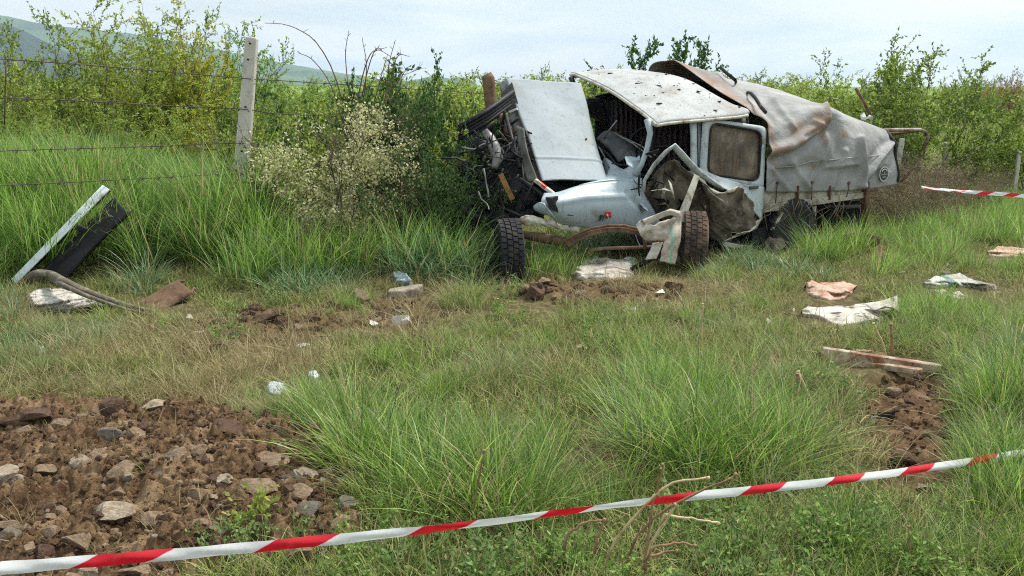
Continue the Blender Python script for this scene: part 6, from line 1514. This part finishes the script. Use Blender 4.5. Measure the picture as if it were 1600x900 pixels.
# bushes of the middle distance
for i, (kd, px, d, top, w, lab) in enumerate([('g2', 430, 14.5, 140, 1.1, 'bush showing just right of the concrete post top'), ('g1', 480, 15.5, 134, 1.1, 'hedge bush behind the left half of the blossom bush'), ('g2', 545, 14.5, 136, 1.0, 'hedge bush directly behind the briar'), ('g1', 610, 15, 128, 1.1, 'hedge bush right of the briar'), ('d1', 665, 13.6, 122, 1.2, 'broad leaved bright bush left of the log post'), ('g2', 700, 12.8, 132, 1.2, 'yellowish hedge bush just left of the log post'), ('g1', 735, 14.5, 126, 1.1, 'green hedge bush right behind the log post'), ('g2', 780, 15, 132, 1.1, 'hedge bush behind the top edge of the bonnet'), ('g1', 850, 17, 116, .8, 'hedge bush between bonnet and cab roof, standing tallest there'), ('g2', 900, 17.5, 118, .9, 'yellowish hedge bush behind the front edge of the cab roof'), ('g1', 950, 17, 122, 1.0, 'hedge bush behind the middle of the cab roof'),
                                         ('g2', 1130, 17.5, 124, 1.2, 'yellowish hedge bush behind the dark lashing strap'), ('g1', 1190, 17, 124, 1.1, 'green hedge bush behind the upper slope of the tarpaulin'), ('g2', 1250, 16.8, 130, 1.2, 'yellowish hedge bush behind the middle of the tarpaulin'), ('y2', 1310, 17.5, 128, 1.1, 'pale shooting bush behind the bent pole'), ('g1', 1345, 17, 132, 1.0, 'green hedge bush right of the bent pole')]):
    plant(K[kd], px, d, top, lab, 'bush', 'bushes in the hedge line behind the truck', w)
plant(K['t1'], 1042, 15.0, 70, 'small dark green tree standing up behind the cab roof', 'tree', None, .75)
plant(K['w1'], 1432, 14.6, 88, 'large round green bush behind the rear of the tarpaulin', 'bush', None, 1.0)
plant(K['w1'], 1512, 34, 122, 'smaller rounded bush on the right of the large round bush', 'bush', None, .9)
plant(K['d1'], 1572, 15.0, 184, 'bright leafy bush in front of the russet ones at the right edge', 'bush', None, .75)
plant(K['d1'], 1625, 14.6, 196, 'leafy green bush cut by the right frame edge', 'bush', None, 1.0)
for i, (px, d, top) in enumerate([(1535, 40, 124), (1570, 42, 118), (1602, 38, 112), (1640, 40, 112)]): plant(K['br'], px, d, top, 'russet brown bush at the far right under the sky', 'bush', 'russet bushes at the far right', 1.0)
for px, d, top in [(1436, 12.6, 240), (1475, 13.2, 244), (1515, 13.6, 256), (1418, 12.0, 262), (1550, 14.0, 272), (1456, 12.2, 268), (1496, 12.6, 272), (1430, 11.4, 292), (1470, 11.4, 296)]: plant(K['tw'], px, d, top, 'low brown twiggy scrub with few leaves behind the tarpaulin', 'scrub', 'brown scrub at the rear of the truck', 1.0)
# far thicket row by row
rr_ = random.Random(9)
for i in range(46):
    d = rr_.uniform(24, 42); px = -120 + i * 40 + rr_.uniform(-15, 15)
    if px > 1400: d = rr_.uniform(46, 70)
    plant(K[rr_.choice(['far', 'far2', 'far', 'g2'])], px, d, rr_.uniform(120, 130) + (8 if px > 1350 else 0), 'distant bush in the far green thicket', 'bush', 'bushes of the far thicket', 1.3)
# overgrown patch in front of the torn engine and around the briar
for px, d, top, kd, lab, w in [(648, 9.7, 122, 'dg', 'dense dark green leafy bush rising between the blossom bush and the wreck', .62), (694, 9.5, 146, 'dg', 'dark green leafy bush overlapping the torn nose of the truck', .55), (612, 10.2, 140, 'dg', 'dark green bush just behind the right side of the blossom bush', .6), (716, 8.7, 246, 'tg', 'small leafy sprays in front of the torn engine', .55), (668, 9.8, 160, 'd1', 'bright green bush against the left side of the wreck', .85), (678, 8.9, 215, 'tg', 'tangled dark green bush in front of the torn engine', .75), (702, 9.0, 200, 'tg', 'tangled green growth touching the black crossmember', .6), (668, 10.0, 250, 'tg', 'low tangled growth between blossom bush and wreck', 1.0), (600, 11.0, 170, 'tg', 'dark green growth behind the blossoming bush', 1.2), (770, 8.3, 352, 'tg', 'small dry weed growth left of the dark tyre', .8), (455, 10.6, 160, 'd1', 'green bush behind the blossoming bush near the post', .9)]:
    plant(K[kd], px, d, top, lab, 'bush', None, w)
# briar with long arching canes
lines, LP, LD, rng = grow(31, 2.25, .9, stems=9, tilt=.45, nb=9, nt=3, tl=.16, nl=7, bl=.28, base=.1, r0=.014, start=.5, up=.3)
keepl = rng.random(len(LP)) < .75
db = 10.0
br = thing('briar', 'thorny rose briar with dark leaves on top and long bare arching canes', 'briar', (at(548, 300, db).x, db, float(gz(at(548, 300, db).x, db)[0])))
def child(me, nm, par):
    c = bpy.data.objects.new(nm, me); COL.objects.link(c); c.parent = par; return c
ltop = at(548, 62, db).z - br.location.z; ks = ltop / 2.3
child(stem_mesh('canes', [(np.array(p) * ks, r_) for p, r_ in lines], darkbark), 'canes', br)
child(fastmesh('leaves', [leaves(LP[keepl] * ks, LD[keepl], .055, .036, rng, .9)], LM['deep']), 'leaves', br)
mb = MB()
for path in ([(548, 260), (540, 180), (520, 110), (494, 66), (470, 48), (444, 38), (414, 36)], [(555, 250), (548, 170), (540, 90), (545, 48)], [(548, 240), (560, 150), (575, 92), (590, 78), (610, 88)], [(550, 240), (570, 130), (585, 80), (598, 76)], [(545, 230), (520, 140), (490, 95), (465, 82)], [(560, 260), (600, 160), (608, 100), (618, 62)], [(565, 260), (604, 150), (620, 90), (640, 88)], [(560, 250), (590, 140), (606, 84)], [(552, 260), (572, 120), (566, 58)]):
    pts = spline([tuple(at(x, y, db + random.uniform(-.1, .1))) for x, y in path], 14); n = len(pts)
    mb.tube([Vector(p) for p in pts], [.009 * (1 - .75 * k / n) for k in range(n)], 5)
    for k in range(6, n - 1):
        if random.random() < .6: p = Vector(pts[k]); mb.tube([p, p + Vector((random.gauss(0, .03), random.gauss(0, .03), .03))], .003, 3)
mb.build('arching_cane', worn('reddish_cane', srgb(132, 108, 92), srgb(90, 72, 60), (.4, .6), 10, .8), br)
# blossoming bush in front of the fence
lines, LP, LD, rng = grow(44, 1.5, 1.25, stems=15, tilt=1.0, nb=14, nt=7, tl=.17, nl=3, bl=.42, base=.05, r0=.016, start=.22, wob=.2, up=.12)
dbl = 9.1; cxp = at(512, 300, dbl); zb = float(gz(cxp.x, dbl)[0])
bb_ = thing('blossom_bush', 'twiggy grey bush covered with pale cream blossom right of the concrete post', 'bush', (at(540, 300, dbl).x, dbl, zb))
hb = at(500, 160, dbl).z - zb; ks = hb / float(np.percentile(LP[:, 2], 96)); Wk = np.array([ks * .80, ks * .72, ks * .92])
child(stem_mesh('twigs', [(np.array(p) * Wk, r_) for p, r_ in lines], bark), 'twigs', bb_)
pk = LP * Wk; pk = pk[((pk[:, 0] / .80) ** 2 + (pk[:, 1] / .75) ** 2 + ((pk[:, 2] - .86) / .70) ** 2) < 1 + .25 * rng.normal(0, 1, len(pk))]; cl = fbm(pk[:, 0] * 4 + 40, pk[:, 2] * 4 + 10, 3); sel = (cl > .36) & (pk[:, 2] > .28)
ps = pk[sel]; ps = np.repeat(ps, 7, 0) + rng.normal(0, .026, (len(ps) * 7, 3))
child(fastmesh('blossoms', [leaves(ps, rng.normal(0, 1, ps.shape), .029, .025, rng, .6)], LM['blossom']), 'blossoms', bb_)
pk = LP * Wk; sel = rng.random(len(pk)) < .35
child(fastmesh('leaves', [leaves(pk[sel], LD[sel], .025, .013, rng, .9)], LM['brownish']), 'leaves', bb_)

# ---- weeds with broad leaves as ground cover
weeds = []
for s in range(5):
    lines, LP, LD, rng = grow(60 + s, .20, 1.3, stems=9, tilt=1.1, nb=3, nt=2, tl=.05, nl=3, bl=.35, base=.05, r0=.003, start=.2)
    weeds.append(fastmesh('weed', [leaves(LP, LD,   .026, .013, rng, .7), blades(22, .08, (.06, .16), .9, .006, .8, rng, 3)], G_WEED))
A = [frust(1.65, 3.4, 44), frust(3.4, 8, 12)]
x = np.concatenate([a[0] for a in A]); y = np.concatenate([a[1] for a in A])
px, py, mm = place(x, y); so = soil_any(mm)
den = np.clip(E(px, py, (1000, 900, 700, 90), (1330, 720, 150, 90, .7), (1560, 860, 200, 160, .8), (620, 880, 200, 60), (950, 700, 250, 60, .3), (350, 790, 120, 50, .5), (430, 800, 60, 60, .6)) + (fbm(x * 1.6, y * 1.6 + 70, 3) - .56) * 1.4, 0, 1)
keep = (R1.random(len(x)) < den * np.where(mm['L'] > 0, .16, 1)) & (R1.random(len(x)) > np.clip(so - mm['L'], 0, 1) * .9) & ~keepout(px, py, 1)
emit('ground_weeds', weeds, keep, x, y, R1.uniform(.5, .95, len(x)), R1.random(len(x)) * .9, 0 * x, tilt=.2, label='broad leaved weeds in the grass')
# ---- sprigs of grass pulled out on the dug soil
X5, Y5 = frust(1.7, 4.4, 14); p6, q6, m6 = place(X5, Y5)
k5 = (m6['L'] > 0)
xs5, ys5 = X5[k5], Y5[k5]; n5 = len(xs5)
z5 = np.array([mz(a, b) for a, b in zip(xs5, ys5)])
scatter('soil_straws', dryk[:2] + meadow[:2], np.stack([xs5, ys5, z5 - .01], 1), np.stack([R1.normal(0, .6, n5), R1.normal(0, .6, n5), R1.random(n5) * 6.28], 1), np.repeat(R1.uniform(.3, .7, n5)[:, None], 3, 1), R1.integers(0, 4, n5), R1.random(n5), R1.random(n5) * .3, 'sprigs and roots on the dug soil')

# ---- crumbs of earth and gravel on the dug soil
def crumb(seed, mat):
    r = random.Random(seed + 50); b = bmesh.new(); bmesh.ops.create_icosphere(b, subdivisions=1, radius=1.0)
    for v in b.verts: v.co *= r.uniform(.6, 1.15)
    m2 = bpy.data.meshes.new('soil_crumb'); b.to_mesh(m2); b.free(); m2.materials.append(mat); return m2
crumbs = [crumb(i, DUG) for i in range(4)] + [crumb(4, SM[3]), crumb(5, SM[1]), crumb(6, SM[3])]
X6, Y6 = frust(1.7, 4.6, 2300, .2, .6); _, _, m6 = place(X6, Y6); k6 = m6['L'] > 0
X8, Y8 = frust(5.5, 9.5, 420); p8, q8, m8 = place(X8, Y8); k8 = (m8['D'] + m8['M'] > 0)
X7, Y7 = frust(4.2, 6.2, 1100); p7, q7, m7 = place(X7, Y7); k7 = m7['R'] > 0
xs6 = np.concatenate([X6[k6], X7[k7], X8[k8]]); ys6 = np.concatenate([Y6[k6], Y7[k7], Y8[k8]]); n6 = len(xs6)
z6 = np.array([mz(a, b) if a < -.2 and b < 4.7 else float(gz(a, b)[0]) for a, b in zip(xs6, ys6)])
sz = (.003 + .017 * R1.random(n6) ** 4.0) * np.where(ys6 > 5, 1.8, 1.0)
scatter('soil_crumbs', crumbs, np.stack([xs6, ys6, z6 + sz * .2], 1), R1.normal(0, 2, (n6, 3)), sz[:, None] * R1.uniform(.7, 1.2, (n6, 3)), R1.choice(len(crumbs), n6, p=[.2, .2, .15, .15, .12, .08, .1]), R1.random(n6), R1.random(n6), 'crumbs of earth and gravel on the dug soil')
# ---- dead stalks and twigs standing in the foreground
stalk = worn('dead_stalk', srgb(150, 118, 88), srgb(104, 78, 58), (.45, .65), 14, .9); stalkp = worn('pale_stalk', srgb(196, 178, 134), srgb(150, 126, 90), (.45, .65), 14, .9)
def twig(name, label, path, dpt, r, mat, cat='stalk', group=None, knob=True):
    g0 = on_ground(*path[0]); d0 = g0.y if dpt is None else dpt
    pts = spline([tuple(at(x + random.gauss(0, 1), y + random.gauss(0, 1), d0 + dy)) for x, y, dy in [(p[0], p[1], p[2] if len(p) > 2 else 0) for p in path]], 10, True)
    pts[0] = pts[0] - np.array([0, 0, .03]); n = len(pts)
    mb = MB(); mb.tube([Vector(p) + Vector((random.gauss(0, .002), 0, random.gauss(0, .002))) for p in pts], [r * .8 * (1 - .35 * k / n) * random.uniform(.9, 1.1) for k in range(n)], 7)
    if knob: mb.lathe(Vector(pts[-1]), Vector(pts[-1]) - Vector(pts[-2]), [(-.003, r * .9), (.002, r * 1.05), (.006, r * .8)], 7)
    return tag(mb.build(name, mat), label, cat, group)
twig('dead_stalk', 'thin straight brown stalk standing just above the barrier tape', [(735, 835), (742, 780), (750, 735), (756, 706)], None, .006, stalk)
twig('dead_stalk', 'tall pale thin stalk rising alone from the middle of the meadow', [(1097, 560), (1097, 530), (1096, 500), (1098, 476)], None, .007, stalkp)
twig('dead_stalk', 'pale bent stalk leaning by the long white sack', [(1385, 565), (1380, 540), (1372, 520), (1364, 506)], None, .010, stalkp)
twig('dead_stalk', 'short split brown stub behind the rusted strips', [(1393, 560), (1394, 530), (1391, 508)], None, .012, stalk)
twig('dead_stalk', 'snapped pale stem bent over left of the dug hole', [(1272, 640), (1262, 612), (1252, 586), (1247, 584, .02)], None, .012, stalkp)
twig('dead_stalk', 'bare brown stem next to the snapped pale stem', [(1250, 640), (1247, 615), (1246, 584)], None, .009, stalk)
twig('dead_stalk', 'thin twig slanting up before the rusted strips', [(1140, 655), (1170, 632), (1200, 604), (1222, 588)], None, .005, stalk)
twig('dead_stalk', 'branched pale straw lying left of the rusted strips', [(1240, 545), (1290, 552), (1330, 549), (1366, 549)], on_ground(1290, 562).y, .006, stalkp, knob=False)
twig('dead_stalk', 'brown seedling stem standing near the bottom right edge', [(1418, 900), (1420, 860), (1421, 822)], None, .005, stalk)
for i, (lab, path) in enumerate([('longest cut cane arching to the right across the tape', [(945, 868), (985, 815), (1025, 772), (1060, 752), (1105, 746)]), ('cut cane crossing the tape just under the longest one', [(985, 850), (1015, 815), (1050, 790), (1100, 765), (1150, 742)]), ('upright forked cut cane below the tape', [(1008, 880), (1012, 840), (1020, 800), (1028, 760), (1034, 728)]),
                                ('short reddish cut cane leaning right below the tape', [(1008, 862), (1025, 838), (1045, 810), (1055, 790)]), ('low pale cut cane pointing right near the bottom', [(1006, 862), (1035, 853), (1060, 848), (1085, 850)]), ('lowest cut cane pointing right near the bottom', [(1008, 872), (1030, 866), (1056, 862)]), ('thin jointed cane running right under the tape', [(1030, 804), (1065, 808), (1095, 812), (1120, 818)]), ('small broken cane at the left of the cane clump', [(880, 842), (900, 822), (920, 815), (942, 812)]), ('pale broken cane standing left of the cane clump', [(930, 850), (938, 832), (944, 814)])]):
    twig('cut_cane', lab, path, 2.32, .0050, stalk if i % 3 else stalkp, 'cane', 'cut canes by the tape')
for i in range(46):
    r_ = random.Random(100 + i); x0, y0 = r_.uniform(420, 1600), r_.uniform(560, 895)
    if in_poly([x0], [y0], SOIL_L)[0] or in_poly([x0], [y0], SOIL_R)[0]: continue
    h = r_.uniform(30, 80); twig('dry_straw', 'thin dead straw among the foreground grass', [(x0, y0), (x0 + r_.gauss(0, 8), y0 - h * .5), (x0 + r_.gauss(0, 22), y0 - h)], None, .0028, stalkp if i % 2 else stalk, 'straw', 'thin dead straws in the grass', False)
# weed plant in front of the tape on the left
lines, LP, LD, rng = grow(90, .20, 1.0, stems=3, tilt=.25, nb=7, nt=2, tl=.07, nl=4, bl=.30, base=.02, r0=.006, start=.25)
g = on_ground(405, 850); wd = thing('weed_plant', 'leafy green weed with an upright stem behind the tape at the dug soil', 'weed', g)
child(stem_mesh('stem', lines, stalk), 'stem', wd); child(fastmesh('leaves', [leaves(LP, LD, .028, .016, rng, .7)], LM['lime']), 'leaves', wd)

# ================================================================== HAZE
if True:
    m = bpy.data.materials.new('haze_air'); m.use_nodes = True; nt = m.node_tree; nt.nodes.clear()
    oo = nt.nodes.new('ShaderNodeOutputMaterial'); pv = nt.nodes.new('ShaderNodeVolumePrincipled')
    pv.inputs['Density'].default_value = HAZE; pv.inputs['Color'].default_value = (.74, .87, 1.0, 1); pv.inputs['Anisotropy'].default_value = .3
    nt.links.new(pv.outputs[0], oo.inputs['Volume'])
    o = MB().box((0, 2020, 112), (5800, 4500, 250)).build('haze', m, loc=(0, 0, 0), smooth=False); tag(o, kind='stuff')
